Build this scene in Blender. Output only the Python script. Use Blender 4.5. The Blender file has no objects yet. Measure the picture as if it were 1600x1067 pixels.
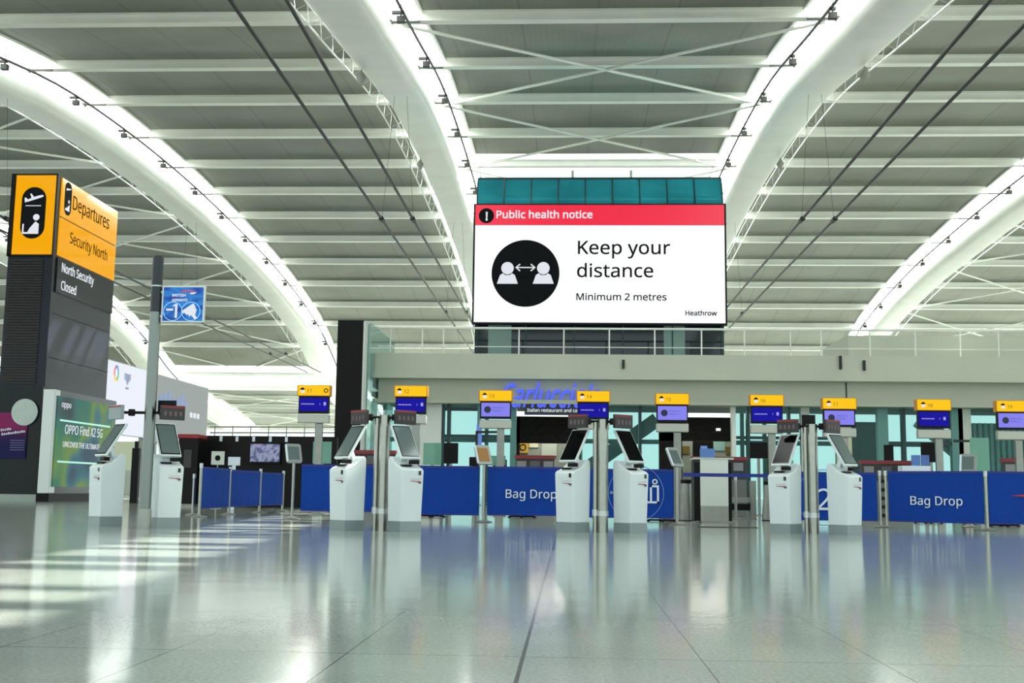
import bpy, bmesh, math, random
from mathutils import Vector, Matrix
C = bpy.context.scene.collection
S = bpy.context.scene
PI = math.pi
random.seed(4)

# ------------------------------------------------------------------ camera, sky, sun, exposure
FPX, PITCH, YAW, ROLL, EYE = 1780.3, 0.12914, 0.05131, 0.01256, 0.66
def cam_axes():
    cp, sp, cy, sy = math.cos(PITCH), math.sin(PITCH), math.cos(YAW), math.sin(YAW)
    f = Vector((-sy * cp, cy * cp, sp)); r = Vector((cy, sy, 0)); u = r.cross(f)
    c, s = math.cos(ROLL), math.sin(ROLL)
    return c * r + s * u, -s * r + c * u, f
CR_, CU_, CF_ = cam_axes()
cd = bpy.data.cameras.new('camera'); cam = bpy.data.objects.new('camera', cd); C.objects.link(cam)
cd.sensor_width = 36; cd.lens = 36 * FPX / 1600; cd.clip_start = 0.05; cd.clip_end = 600
cam.matrix_world = Matrix(((CR_.x, CU_.x, -CF_.x, 0), (CR_.y, CU_.y, -CF_.y, 0), (CR_.z, CU_.z, -CF_.z, EYE), (0, 0, 0, 1)))
S.camera = cam
w = bpy.data.worlds.new('world'); S.world = w; w.use_nodes = True
bg = w.node_tree.nodes['Background']; bg.inputs[0].default_value = (0.80, 0.93, 0.92, 1); bg.inputs[1].default_value = 1.6
SKYLIGHT = 7.5          # glow of the diffusing roof glazing
sd = bpy.data.lights.new('sun', 'SUN'); sun = bpy.data.objects.new('sun', sd); C.objects.link(sun)
sd.energy = 32.0; sd.angle = math.radians(0.6); sd.color = (1, 0.97, 0.86)
sun.location = (40, 40, 60)
sun.rotation_euler = Vector((-0.84, -0.80, -1)).to_track_quat('-Z', 'Y').to_euler()
S.view_settings.view_transform = 'Standard'; S.view_settings.look = 'None'
S.view_settings.exposure = 0.0; S.view_settings.gamma = 1.0

def ray(x, y):
    return (x - 800) * CR_ - (y - 533.5) * CU_ + FPX * CF_
def at(x, y, Y):                       # photo pixel at depth Y -> point
    d = ray(x, y); t = Y / d.y
    return Vector((d.x * t, Y, EYE + d.z * t))
def fl(x, y, Z=0.0):                   # photo pixel on a level plane -> point
    d = ray(x, y); t = (Z - EYE) / d.z
    return Vector((d.x * t, d.y * t, Z))

# ------------------------------------------------------------------ materials
def lin(h):
    h = h.lstrip('#'); v = [int(h[i:i + 2], 16) / 255 for i in (0, 2, 4)]
    return tuple(c / 12.92 if c <= 0.04045 else ((c + 0.055) / 1.055) ** 2.4 for c in v)
MATS = {}
def M(name, col, rough=0.5, metal=0.0, emit=0.0, ecol=None, spec=0.5, noise=0.0, nscale=6.0, trans=0.0, alpha=1.0):
    if name in MATS: return MATS[name]
    m = bpy.data.materials.new(name); m.use_nodes = True; nt = m.node_tree
    b = nt.nodes['Principled BSDF']; c = lin(col) if isinstance(col, str) else col
    b.inputs['Base Color'].default_value = (*c, 1); b.inputs['Roughness'].default_value = rough
    b.inputs['Metallic'].default_value = metal; b.inputs['Specular IOR Level'].default_value = spec
    if trans: b.inputs['Transmission Weight'].default_value = trans
    if alpha < 1: b.inputs['Alpha'].default_value = alpha
    if emit:
        b.inputs['Emission Color'].default_value = (*(lin(ecol) if ecol else c), 1); b.inputs['Emission Strength'].default_value = emit
    if noise:
        tc = nt.nodes.new('ShaderNodeTexCoord'); n = nt.nodes.new('ShaderNodeTexNoise'); n.inputs['Scale'].default_value = nscale
        n.inputs['Detail'].default_value = 5
        mx = nt.nodes.new('ShaderNodeMix'); mx.data_type = 'RGBA'; mx.blend_type = 'MULTIPLY'; mx.inputs[0].default_value = noise
        cr = nt.nodes.new('ShaderNodeValToRGB'); cr.color_ramp.elements[0].position = 0.3; cr.color_ramp.elements[1].position = 0.7
        nt.links.new(tc.outputs['Object'], n.inputs['Vector']); nt.links.new(n.outputs['Fac'], cr.inputs[0])
        mx.inputs[6].default_value = (*c, 1); nt.links.new(cr.outputs[0], mx.inputs[7]); nt.links.new(mx.outputs[2], b.inputs['Base Color'])
    MATS[name] = m; return m
white_steel = M('white_steel', '#f0f2ec', 0.45, noise=0.08, nscale=0.6)
pale_grey = M('pale_grey', '#c9cfc4', 0.5, noise=0.06, nscale=0.5)
fascia_m = M('fascia', '#c3c8b8', 0.45, noise=0.06, nscale=0.4)
lintel_m = M('lintel', '#b4b9a8', 0.5, noise=0.06, nscale=0.4)
chrome = M('brushed_steel', '#a3a49b', 0.28, 1.0, noise=0.1, nscale=9)
dull_steel = M('dull_steel', '#9a9d96', 0.45, 0.8, noise=0.1, nscale=8)
alum = M('aluminium', '#c4c8c6', 0.35, 0.7)
black = M('black', '#050606', 0.45, spec=0.2)
black_gloss = M('black_gloss', '#0a0d0d', 0.12)
dark_blue = M('tower_panel', '#1d2130', 0.3, 0.1, spec=0.3, noise=0.15, nscale=0.8)
dark_teal = M('tower_clad', '#08191b', 0.35, 0.0, spec=0.3, noise=0.2, nscale=0.7)
louver_m = M('louvre_brown', '#221f16', 0.4, 0.2)
kiosk_white = M('kiosk_white', '#dfe8ea', 0.35, noise=0.03, nscale=3)
kiosk_grey = M('kiosk_plinth', '#8d999b', 0.4, 0.3)
cable_m = M('cable', '#1b1f1c', 0.5)
red_m = M('red_trim', '#8f1722', 0.4)
blue_ban = M('banner_blue', '#083f9e', 0.7, noise=0.12, nscale=1.5, spec=0.2)
belt_blue = M('belt_blue', '#142a86', 0.6)
yellow_lit = M('yellow_lit', '#15171a', 0.4, emit=1.0, ecol='#ffc600', spec=0.1)
yellow_big = M('yellow_lightbox', '#5a3a02', 0.06, emit=0.85, ecol='#ffb000')
white_lit = M('white_lit', '#15171a', 0.3, emit=1.0, ecol='#fbfcff')
red_lit = M('red_lit', '#15171a', 0.3, emit=0.9, ecol='#fb1f45')
ink = M('ink', '#0d1115', 0.6, spec=0.1)
ink_soft = M('ink_soft', '#33404e', 0.6, spec=0.1)
text_white = M('text_white', '#15171a', 0.5, emit=0.85, ecol='#eef3fa')
print_white = M('print_white', '#dfe8f4', 0.6)
screen_blue = M('screen_blue', '#05040c', 0.4, emit=0.85, ecol='#1006a6', spec=0.1)
screen_lilac = M('screen_lilac', '#0a0a12', 0.4, emit=0.95, ecol='#8a86f2', spec=0.1)
screen_black = M('screen_glass', '#080a0a', 0.12, spec=0.12)
screen_sheen = M('screen_sheen', '#53605f', 0.08, emit=0.12, ecol='#8ea3a4')  # dark screen glass, its grey reflection painted into colour and glow
logo_red = M('logo_red', '#a8283c', 0.5); logo_navy = M('logo_navy', '#3b4258', 0.5)
neon_blue = M('neon_blue', '#15171a', 0.4, emit=1.0, ecol='#4c60ff')
wood_m = M('tablet_orange', '#3a2a14', 0.4, emit=0.5, ecol='#b4802e')
teal_dark = M('teal_frame', '#173a3c', 0.4, 0.2)
teal_mull = M('teal_mullion', '#5c8a84', 0.4, 0.3)
box_blue = M('box_blue', '#5b7fc4', 0.5)
cream_panel = M('cream_panel', '#cfd0b4', 0.6)
olive = M('olive_panel', '#5e5418', 0.6)

def glass_mat(name, col, t=0.55, rough=0.03):
    m = bpy.data.materials.new(name); m.use_nodes = True; nt = m.node_tree; nt.nodes.clear()
    o = nt.nodes.new('ShaderNodeOutputMaterial'); mx = nt.nodes.new('ShaderNodeMixShader'); tr = nt.nodes.new('ShaderNodeBsdfTransparent')
    b = nt.nodes.new('ShaderNodeBsdfPrincipled'); c = lin(col)
    tr.inputs[0].default_value = (*[min(1, v ** 0.35) for v in c], 1); b.inputs['Base Color'].default_value = (*c, 1)
    b.inputs['Roughness'].default_value = rough; mx.inputs[0].default_value = t
    nt.links.new(b.outputs[0], mx.inputs[1]); nt.links.new(tr.outputs[0], mx.inputs[2]); nt.links.new(mx.outputs[0], o.inputs[0])
    return m
glass_teal = glass_mat('glass_teal', '#8fc2be', 0.88)
glass_pale = glass_mat('glass_pale', '#a9cfc8', 0.5)
glass_green = glass_mat('glass_green', '#7fb8a4', 0.35)
glass_dark = glass_mat('glass_dark', '#06222c', 0.15)

def rooflight_mat(name, glow):
    m = bpy.data.materials.new(name); m.use_nodes = True; nt = m.node_tree; nt.nodes.clear()
    o = nt.nodes.new('ShaderNodeOutputMaterial'); ad = nt.nodes.new('ShaderNodeAddShader'); tr = nt.nodes.new('ShaderNodeBsdfTransparent')
    e = nt.nodes.new('ShaderNodeEmission'); tr.inputs[0].default_value = (0.5, 0.5, 0.5, 1)
    e.inputs[0].default_value = (0.95, 1.0, 0.96, 1); e.inputs[1].default_value = glow
    nt.links.new(tr.outputs[0], ad.inputs[0]); nt.links.new(e.outputs[0], ad.inputs[1]); nt.links.new(ad.outputs[0], o.inputs[0])
    return m
roof_glass = rooflight_mat('diffusing_rooflight', SKYLIGHT); dim_roof_glass = rooflight_mat('dim_rooflight', 1.1)  # second one is a dimmer copy, glow cut to weaken its floor reflection

def floor_mat():
    m = bpy.data.materials.new('polished_terrazzo'); m.use_nodes = True; nt = m.node_tree; N, L = nt.nodes.new, nt.links.new
    b = nt.nodes['Principled BSDF']; g = N('ShaderNodeNewGeometry'); sp = N('ShaderNodeSeparateXYZ'); L(g.outputs['Position'], sp.inputs[0])
    def mth(op, a, c=None):
        n = N('ShaderNodeMath'); n.operation = op
        for i, v in enumerate((a, c)):
            if v is None: continue
            if isinstance(v, (int, float)): n.inputs[i].default_value = v
            else: L(v, n.inputs[i])
        return n.outputs[0]
    def joint(src, off, pitch, half):
        t = mth('ABSOLUTE', mth('SUBTRACT', mth('FRACT', mth('ADD', mth('DIVIDE', mth('SUBTRACT', src, off), pitch), 0.5)), 0.5))
        return mth('LESS_THAN', t, half / pitch)
    jx = joint(sp.outputs[0], -0.18, 0.7075, 0.0032); jy = joint(sp.outputs[1], 4.66, 1.415, 0.0045)
    wide = mth('LESS_THAN', mth('ABSOLUTE', mth('SUBTRACT', sp.outputs[0], -0.18)), 0.008)
    n1 = N('ShaderNodeTexNoise'); n1.inputs['Scale'].default_value = 0.9; n1.inputs['Detail'].default_value = 6
    n2 = N('ShaderNodeTexNoise'); n2.inputs['Scale'].default_value = 55; n2.inputs['Detail'].default_value = 3
    for n in (n1, n2): L(g.outputs['Position'], n.inputs['Vector'])
    v = mth('ADD', mth('MULTIPLY', n1.outputs['Fac'], 0.35), mth('MULTIPLY', n2.outputs['Fac'], 0.65))
    cr = N('ShaderNodeValToRGB'); e = cr.color_ramp.elements
    e[0].position, e[0].color = 0.32, (*lin('#89928d'), 1); e[1].position, e[1].color = 0.7, (*lin('#b0b8b1'), 1)
    L(v, cr.inputs[0])
    mx = N('ShaderNodeMix'); mx.data_type = 'RGBA'; L(mth('MULTIPLY', mth('MAXIMUM', jx, jy), 0.8), mx.inputs[0]); L(cr.outputs[0], mx.inputs[6]); mx.inputs[7].default_value = (*lin('#3c423f'), 1)
    m2 = N('ShaderNodeMix'); m2.data_type = 'RGBA'; L(mth('MULTIPLY', wide, 0.9), m2.inputs[0]); L(mx.outputs[2], m2.inputs[6]); m2.inputs[7].default_value = (*lin('#2c3332'), 1)
    L(m2.outputs[2], b.inputs['Base Color'])
    b.inputs['Roughness'].default_value = 0.115; b.inputs['Specular IOR Level'].default_value = 0.42
    n3 = N('ShaderNodeTexNoise'); n3.inputs['Scale'].default_value = 2.2; n3.inputs['Detail'].default_value = 2
    L(g.outputs['Position'], n3.inputs['Vector'])
    bp = N('ShaderNodeBump'); bp.inputs['Strength'].default_value = 0.03; bp.inputs['Distance'].default_value = 0.05
    L(n3.outputs['Fac'], bp.inputs['Height']); L(bp.outputs[0], b.inputs['Normal'])
    return m
def deck_mat():
    m = bpy.data.materials.new('corrugated_deck'); m.use_nodes = True; nt = m.node_tree; N, L = nt.nodes.new, nt.links.new
    b = nt.nodes['Principled BSDF']; g = N('ShaderNodeNewGeometry'); sp = N('ShaderNodeSeparateXYZ'); L(g.outputs['Position'], sp.inputs[0])
    def mth(op, a, c):
        n = N('ShaderNodeMath'); n.operation = op
        for i, v in enumerate((a, c)):
            if isinstance(v, (int, float)): n.inputs[i].default_value = v
            else: L(v, n.inputs[i])
        return n.outputs[0]
    panel = mth('LESS_THAN', mth('PINGPONG', mth('ADD', sp.outputs[0], 200.0), 1.5), 0.05)
    ribs = mth('MULTIPLY', mth('PINGPONG', mth('ADD', sp.outputs[0], 200.0), 0.12), 2.0)
    no = N('ShaderNodeTexNoise'); no.inputs['Scale'].default_value = 0.25; no.inputs['Detail'].default_value = 5; L(g.outputs['Position'], no.inputs['Vector'])
    cr = N('ShaderNodeValToRGB'); e = cr.color_ramp.elements
    e[0].position, e[0].color = 0.3, (*lin('#75786f'), 1); e[1].position, e[1].color = 0.75, (*lin('#8b8e85'), 1)
    L(mth('ADD', no.outputs['Fac'], mth('MULTIPLY', ribs, 0.3)), cr.inputs[0])
    mx = N('ShaderNodeMix'); mx.data_type = 'RGBA'; L(mth('MULTIPLY', panel, 0.3), mx.inputs[0]); L(cr.outputs[0], mx.inputs[6]); mx.inputs[7].default_value = (*lin('#4a4c46'), 1)
    L(mx.outputs[2], b.inputs['Base Color']); b.inputs['Roughness'].default_value = 0.6
    return m
def brick_mat():
    m = bpy.data.materials.new('dark_brick'); m.use_nodes = True; nt = m.node_tree; N, L = nt.nodes.new, nt.links.new
    b = nt.nodes['Principled BSDF']; tc = N('ShaderNodeTexCoord'); mp = N('ShaderNodeMapping'); mp.inputs['Rotation'].default_value = (PI / 2, 0, 0)
    t = N('ShaderNodeTexBrick'); t.inputs['Scale'].default_value = 2.2; t.inputs['Color1'].default_value = (*lin('#3a2a22'), 1); t.inputs['Color2'].default_value = (*lin('#241c18'), 1)
    t.inputs['Mortar'].default_value = (*lin('#16130f'), 1)
    L(tc.outputs['Object'], mp.inputs[0]); L(mp.outputs[0], t.inputs['Vector']); L(t.outputs['Color'], b.inputs['Base Color']); b.inputs['Roughness'].default_value = 0.75
    return m
def poster_mat(name, cols, scale, emit, detail=2.0, stretch=(1, 1, 1), grad=False):      # a lit abstract picture
    m = bpy.data.materials.new(name); m.use_nodes = True; nt = m.node_tree; N, L = nt.nodes.new, nt.links.new
    b = nt.nodes['Principled BSDF']; tc = N('ShaderNodeTexCoord'); mp = N('ShaderNodeMapping'); mp.inputs['Scale'].default_value = stretch
    n = N('ShaderNodeTexNoise'); n.inputs['Scale'].default_value = scale; n.inputs['Detail'].default_value = detail
    cr = N('ShaderNodeValToRGB'); el = cr.color_ramp.elements
    el[0].position = 0.3; el[0].color = (*lin(cols[0]), 1); el[1].position = 0.7; el[1].color = (*lin(cols[-1]), 1)
    for i, c in enumerate(cols[1:-1]):
        k = el.new(0.3 + 0.4 * (i + 1) / (len(cols) - 1)); k.color = (*lin(c), 1)
    if grad:
        sp = N('ShaderNodeSeparateXYZ'); L(tc.outputs['Generated'], sp.inputs[0]); L(sp.outputs[2], cr.inputs[0])
    else:
        L(tc.outputs['Object'], mp.inputs[0]); L(mp.outputs[0], n.inputs['Vector']); L(n.outputs['Fac'], cr.inputs[0])
    b.inputs['Base Color'].default_value = (.02, .02, .02, 1)
    if not emit: L(cr.outputs[0], b.inputs['Base Color'])
    L(cr.outputs[0], b.inputs['Emission Color']); b.inputs['Emission Strength'].default_value = emit; b.inputs['Roughness'].default_value = 0.3; b.inputs['Specular IOR Level'].default_value = 0.12
    return m

# ------------------------------------------------------------------ mesh builder
class MB:
    def __init__(s): s.v = []; s.f = []
    def add(s, vs, fs):
        o = len(s.v); s.v += [Vector(p) for p in vs]; s.f += [tuple(i + o for i in q) for q in fs]; return s
    def box(s, a, b, rot=None, piv=None):            # two opposite corners
        x0, y0, z0 = (min(p, q) for p, q in zip(a, b)); x1, y1, z1 = (max(p, q) for p, q in zip(a, b))
        vs = [Vector(p) for p in ((x0, y0, z0), (x1, y0, z0), (x1, y1, z0), (x0, y1, z0), (x0, y0, z1), (x1, y0, z1), (x1, y1, z1), (x0, y1, z1))]
        if rot is not None:
            c = Vector(piv) if piv is not None else (vs[0] + vs[6]) / 2; vs = [c + rot @ (p - c) for p in vs]
        return s.add(vs, [(0, 3, 2, 1), (4, 5, 6, 7), (0, 1, 5, 4), (1, 2, 6, 5), (2, 3, 7, 6), (3, 0, 4, 7)])
    def bar(s, p, q, wd, ht=None):                   # rectangular bar from p to q
        p, q = Vector(p), Vector(q); ht = ht or wd; d = (q - p).normalized()
        u = d.cross(Vector((0, 0, 1))); u = u.normalized() if u.length > 1e-4 else Vector((1, 0, 0)); v = u.cross(d)
        r = [(-.5, -.5), (.5, -.5), (.5, .5), (-.5, .5)]
        vs = [p + u * a * wd + v * b * ht for a, b in r] + [q + u * a * wd + v * b * ht for a, b in r]
        return s.add(vs, [(0, 1, 2, 3), (7, 6, 5, 4), (0, 4, 5, 1), (1, 5, 6, 2), (2, 6, 7, 3), (3, 7, 4, 0)])
    def tube(s, pts, r, n=8):
        pts = [Vector(p) for p in pts]; rings = []
        for i, p in enumerate(pts):
            d = (pts[min(i + 1, len(pts) - 1)] - pts[max(i - 1, 0)]).normalized()
            u = d.cross(Vector((0, 0, 1))); u = u.normalized() if u.length > 1e-3 else Vector((1, 0, 0)); v = u.cross(d)
            rr = r[i] if isinstance(r, (list, tuple)) else r
            rings.append([p + (u * math.cos(2 * PI * k / n) + v * math.sin(2 * PI * k / n)) * rr for k in range(n)])
        return s.loft(rings)
    def loft(s, rings, caps=True):
        n = len(rings[0]); vs = [p for r in rings for p in r]; fs = []
        for i in range(len(rings) - 1):
            for k in range(n):
                a, b = i * n + k, i * n + (k + 1) % n; fs.append((a, b, b + n, a + n))
        if caps: fs += [tuple(range(n))[::-1], tuple(range((len(rings) - 1) * n, len(rings) * n))]
        return s.add(vs, fs)
    def lathe(s, prof, c=(0, 0, 0), n=20):           # (radius, z) pairs
        return s.loft([[Vector(c) + Vector((r * math.cos(2 * PI * k / n), r * math.sin(2 * PI * k / n), z)) for k in range(n)] for r, z in prof])
    def prism(s, poly, fn, d):                       # 2-D outline, fn(u, v, w) -> point, thickness d
        n = len(poly); vs = [fn(u, v, 0) for u, v in poly] + [fn(u, v, d) for u, v in poly]
        return s.add(vs, [tuple(range(n))[::-1], tuple(range(n, 2 * n))] + [(i, (i + 1) % n, n + (i + 1) % n, n + i) for i in range(n)])
    def build(s, name, mat, parent=None, smooth=False, bevel=0.0, off=None):
        me = bpy.data.meshes.new(name); vs = s.v if off is None else [p - Vector(off) for p in s.v]
        me.from_pydata([tuple(p) for p in vs], [], s.f)
        bm = bmesh.new(); bm.from_mesh(me); bmesh.ops.recalc_face_normals(bm, faces=bm.faces); bm.to_mesh(me); bm.free()
        me.materials.append(mat)
        if smooth:
            for p in me.polygons: p.use_smooth = True
        o = bpy.data.objects.new(name, me); C.objects.link(o)
        if off is not None: o.location = off
        if parent is not None: o.parent = parent; o.location = (0, 0, 0) if off is None else off
        if smooth:
            me.set_sharp_from_angle(angle=math.radians(40))
        if bevel:
            b = o.modifiers.new('bevel', 'BEVEL'); b.width = bevel; b.segments = 2; b.limit_method = 'ANGLE'
        return o
def tag(o, label, cat, group=None):
    o['label'] = label; o['category'] = cat
    if group: o['group'] = group
    return o
def thing(name, label, cat, loc=(0, 0, 0), rz=0.0, group=None):
    o = bpy.data.objects.new(name, None); C.objects.link(o); o.empty_display_size = 0.2
    o.location = loc; o.rotation_euler = (0, 0, rz); return tag(o, label, cat, group)
def struct(o): o['kind'] = 'structure'; return o
def load_font():
    try:
        import os
        return bpy.data.fonts.load(os.path.join(bpy.utils.system_resource('DATAFILES', path='fonts'), 'NotoSansHebrew-Regular.woff2'))
    except Exception:
        return None
FONT = load_font()
def text(body, size, loc, mat, parent, face='front', align='LEFT', name='lettering', bold=0.0, shear=0.0, sx=1.0, ext=0.004, rot=None, font=True):
    c = bpy.data.curves.new(name, 'FONT'); c.body = body; c.size = size; c.align_x = align; c.extrude = ext; c.shear = shear
    c.resolution_u = 3
    if FONT and font: c.font = FONT
    q = bpy.data.objects.new('letters', c); C.objects.link(q)
    bpy.context.view_layer.update(); dg = bpy.context.evaluated_depsgraph_get()
    me = bpy.data.meshes.new_from_object(q.evaluated_get(dg)); bpy.data.objects.remove(q); bpy.data.curves.remove(c)
    me.materials.clear(); me.materials.append(mat)
    if bold:
        bm = bmesh.new(); bm.from_mesh(me); g0 = bm.verts[:] + bm.edges[:] + bm.faces[:]
        for dx, dy, dz in ((bold, 0, .0004), (0, bold, .0008), (bold, bold, .0012)):
            d = bmesh.ops.duplicate(bm, geom=g0); bmesh.ops.translate(bm, vec=(dx, dy, dz), verts=[v for v in d['geom'] if isinstance(v, bmesh.types.BMVert)])
        bm.to_mesh(me); bm.free()
    o = bpy.data.objects.new(name, me); C.objects.link(o); o.parent = parent; o.location = loc
    o.rotation_euler = rot if rot else ((PI / 2, 0, 0) if face == 'front' else (PI / 2, 0, PI / 2)); o.scale = (sx, 1, 1); return o
front = lambda p0: (lambda u, v, w: Vector((p0[0] + u, p0[1] - w, p0[2] + v)))      # outline facing the hall front
def disc(r, n=40, cx=0, cy=0, ry=None): return [(cx + r * math.cos(2 * PI * k / n), cy + (ry or r) * math.sin(2 * PI * k / n)) for k in range(n)]
def ring(mb, fn, r, t, d, n=40, cx=0, cy=0):
    for k in range(n):
        a, b = 2 * PI * k / n, 2 * PI * (k + 1) / n
        mb.prism([(cx + r * math.cos(a), cy + r * math.sin(a)), (cx + r * math.cos(b), cy + r * math.sin(b)), (cx + (r - t) * math.cos(b), cy + (r - t) * math.sin(b)), (cx + (r - t) * math.cos(a), cy + (r - t) * math.sin(a))], fn, d)
def rrect(w, h, r, cx=0, cy=0, n=8):
    out = []
    for sx, sy, a0 in ((1, 1, 0), (-1, 1, PI / 2), (-1, -1, PI), (1, -1, 1.5 * PI)):
        for k in range(n + 1):
            a = a0 + PI / 2 * k / n; out.append((cx + sx * (w / 2 - r) + r * math.cos(a), cy + sy * (h / 2 - r) + r * math.sin(a)))
    return out

# ------------------------------------------------------------------ the setting: floor and roof
struct(MB().box((-95, -25, -0.2), (85, 190, 0)).build('floor', floor_mat()))
PROF = [(4, 11.4), (10, 12.3), (18, 13.5), (25, 14.5), (32, 15.4), (42, 16.8), (50, 18.0), (58, 18.45), (66, 18.5), (73, 18.3), (82, 17.8), (92, 17.0), (105, 15.1), (112, 13.2), (118, 11.2), (124, 10.0), (136, 8.8), (152, 7.4)]  # nearest heights lie out of view, shaped to place the sun patch
def sof(Y):                                           # arch soffit height, smooth through PROF
    P = PROF; i = max(1, min(len(P) - 3, next((k for k in range(len(P) - 1) if P[k + 1][0] >= Y), len(P) - 2)))
    (x0, a), (x1, b), (x2, c), (x3, d) = P[i - 1], P[i], P[i + 1], P[min(i + 2, len(P) - 1)]
    if Y < x1: return a + (b - a) * (Y - x0) / (x1 - x0)
    t = (Y - x1) / (x2 - x1); m1 = (c - a) / (x2 - x0) * (x2 - x1); m2 = (d - b) / (x3 - x1) * (x2 - x1)
    return (2 * t ** 3 - 3 * t * t + 1) * b + (t ** 3 - 2 * t * t + t) * m1 + (-2 * t ** 3 + 3 * t * t) * c + (t ** 3 - t * t) * m2
PURL = [11, 17, 23, 29, 35.2, 41.4, 49.3, 55.3, 61.3, 67.2, 72.9, 78.5, 84.5, 90.7, 96.7, 102.6, 107.6, 112.7, 120, 126, 132, 138, 144, 150]
ARCH = [-61.5, -43.5, -25.5, -7.5, 10.5, 28.5, 46.5]
HW = 1.7                                              # half width of the glazed strip over each arch
DECK, GLZ, PB = 2.05, 2.75, 1.6
YS = [4 + 2 * k for k in range(75)]
# deck between the strips
dk = MB(); sk = MB()
edges = [-80] + [e for a in ARCH for e in (a - HW, a + HW)] + [64]
spans = [(edges[i], edges[i + 1]) for i in range(0, len(edges), 2)]
for si, (xa, xb) in enumerate(spans):
    for j in range(len(YS) - 1):
        y0, y1 = YS[j], YS[j + 1]
        if si == 4 and 66 <= y0 < 76 or (si == 2 and 118 <= y0 < 126) or (si > 2 and y0 >= 122):
            continue
        z0, z1 = sof(y0) + DECK, sof(y1) + DECK
        dk.add([(xa, y0, z0), (xb, y0, z0), (xb, y1, z1), (xa, y1, z1), (xa, y0, z0 + .15), (xb, y0, z0 + .15), (xb, y1, z1 + .15), (xa, y1, z1 + .15)],
               [(0, 1, 2, 3), (7, 6, 5, 4), (0, 4, 5, 1), (2, 6, 7, 3), (1, 5, 6, 2), (3, 7, 4, 0)])
struct(dk.build('ceiling', deck_mat()))
def roof_patch(xa, xb, ya, yb, dz):
    m = MB(); n = max(1, int((yb - ya) / 2)); ys = [ya + (yb - ya) * k / n for k in range(n + 1)]
    for a, b in zip(ys, ys[1:]): m.add([(xa, a, sof(a) + dz), (xb, a, sof(a) + dz), (xb, b, sof(b) + dz), (xa, b, sof(b) + dz)], [(0, 1, 2, 3)])
    return m
nwin = 1
for a in ARCH:                                        # glazed strip, upstands, and bars added to stripe the sunlight, over each arch
    struct(roof_patch(a - HW, a + HW, 4, 112, GLZ).build('window_%d' % nwin, roof_glass)); nwin += 1
    up = MB()
    for s in (-1, 1):
        for y0, y1 in zip(YS, YS[1:]):
            if y0 >= (152 if a < -20 else 122): break
            z0, z1 = sof(y0), sof(y1); x = a + s * HW
            up.add([(x, y0, z0 + DECK - .1), (x, y1, z1 + DECK - .1), (x, y1, z1 + GLZ + .1), (x, y0, z0 + GLZ + .1), (x + s * .12, y0, z0 + DECK - .1), (x + s * .12, y1, z1 + DECK - .1), (x + s * .12, y1, z1 + GLZ + .1), (x + s * .12, y0, z0 + GLZ + .1)],
                   [(0, 1, 2, 3), (7, 6, 5, 4), (0, 4, 5, 1), (2, 6, 7, 3)])
    y = 5.0; k = 0
    while y < 111:
        t = (0.42, 0.3, 0.55)[k % 3]; k += 1
        up.bar((a - HW, y, sof(y) + GLZ + .06), (a + HW, y, sof(y) + GLZ + .06), t, .1); y += (1.35, 1.7, 1.2, 2.1)[k % 4]
    struct(up.build('trim_%d' % (100 + nwin), white_steel))
struct(roof_patch(-7.5 + HW, 10.5 - HW, 66, 76, DECK + .05).build('window_%d' % nwin, dim_roof_glass)); nwin += 1
for i, (xa, xb) in enumerate(spans[2:3]):
    struct(roof_patch(xa, xb, 118, 126, DECK + .05).build('window_%d' % nwin, dim_roof_glass)); nwin += 1
# purlins, one continuous white beam each
for i, y in enumerate(PURL):
    z = sof(y) + PB
    xr = 64 if y < 122 else -23.8
    m = MB().box((-80, y - .05, z + .05), (xr, y + .05, z + .45)).box((-80, y - .2, z), (xr, y + .2, z + .06)).box((-80, y - .2, z + .40), (xr, y + .2, z + .46))
    struct(m.build('trim_%d' % (i + 1), white_steel))
# crossed bracing rods in every other bay
for bi, (xa, xb) in enumerate([(-7.5 + 1, 10.5 - 1), (-43.5 + 1, -25.5 - 1), (28.5 + 1, 46.5 - 1)]):
    m = MB(); P = [41.4, 55.3, 67.2, 78.5, 90.7, 102.6, 112.7, 126, 138, 150]
    for y0, y1 in zip(P, P[1:]):
        if xa > -30 and y1 > 122: break
        for p, q in (((xa, y0), (xb, y1)), ((xb, y0), (xa, y1))):
            m.tube([(p[0], p[1], sof(p[1]) + PB - .1), (q[0], q[1], sof(q[1]) + PB - .1)], .07, 6)
    struct(m.build('trim_%d' % (60 + bi), white_steel))
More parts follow.
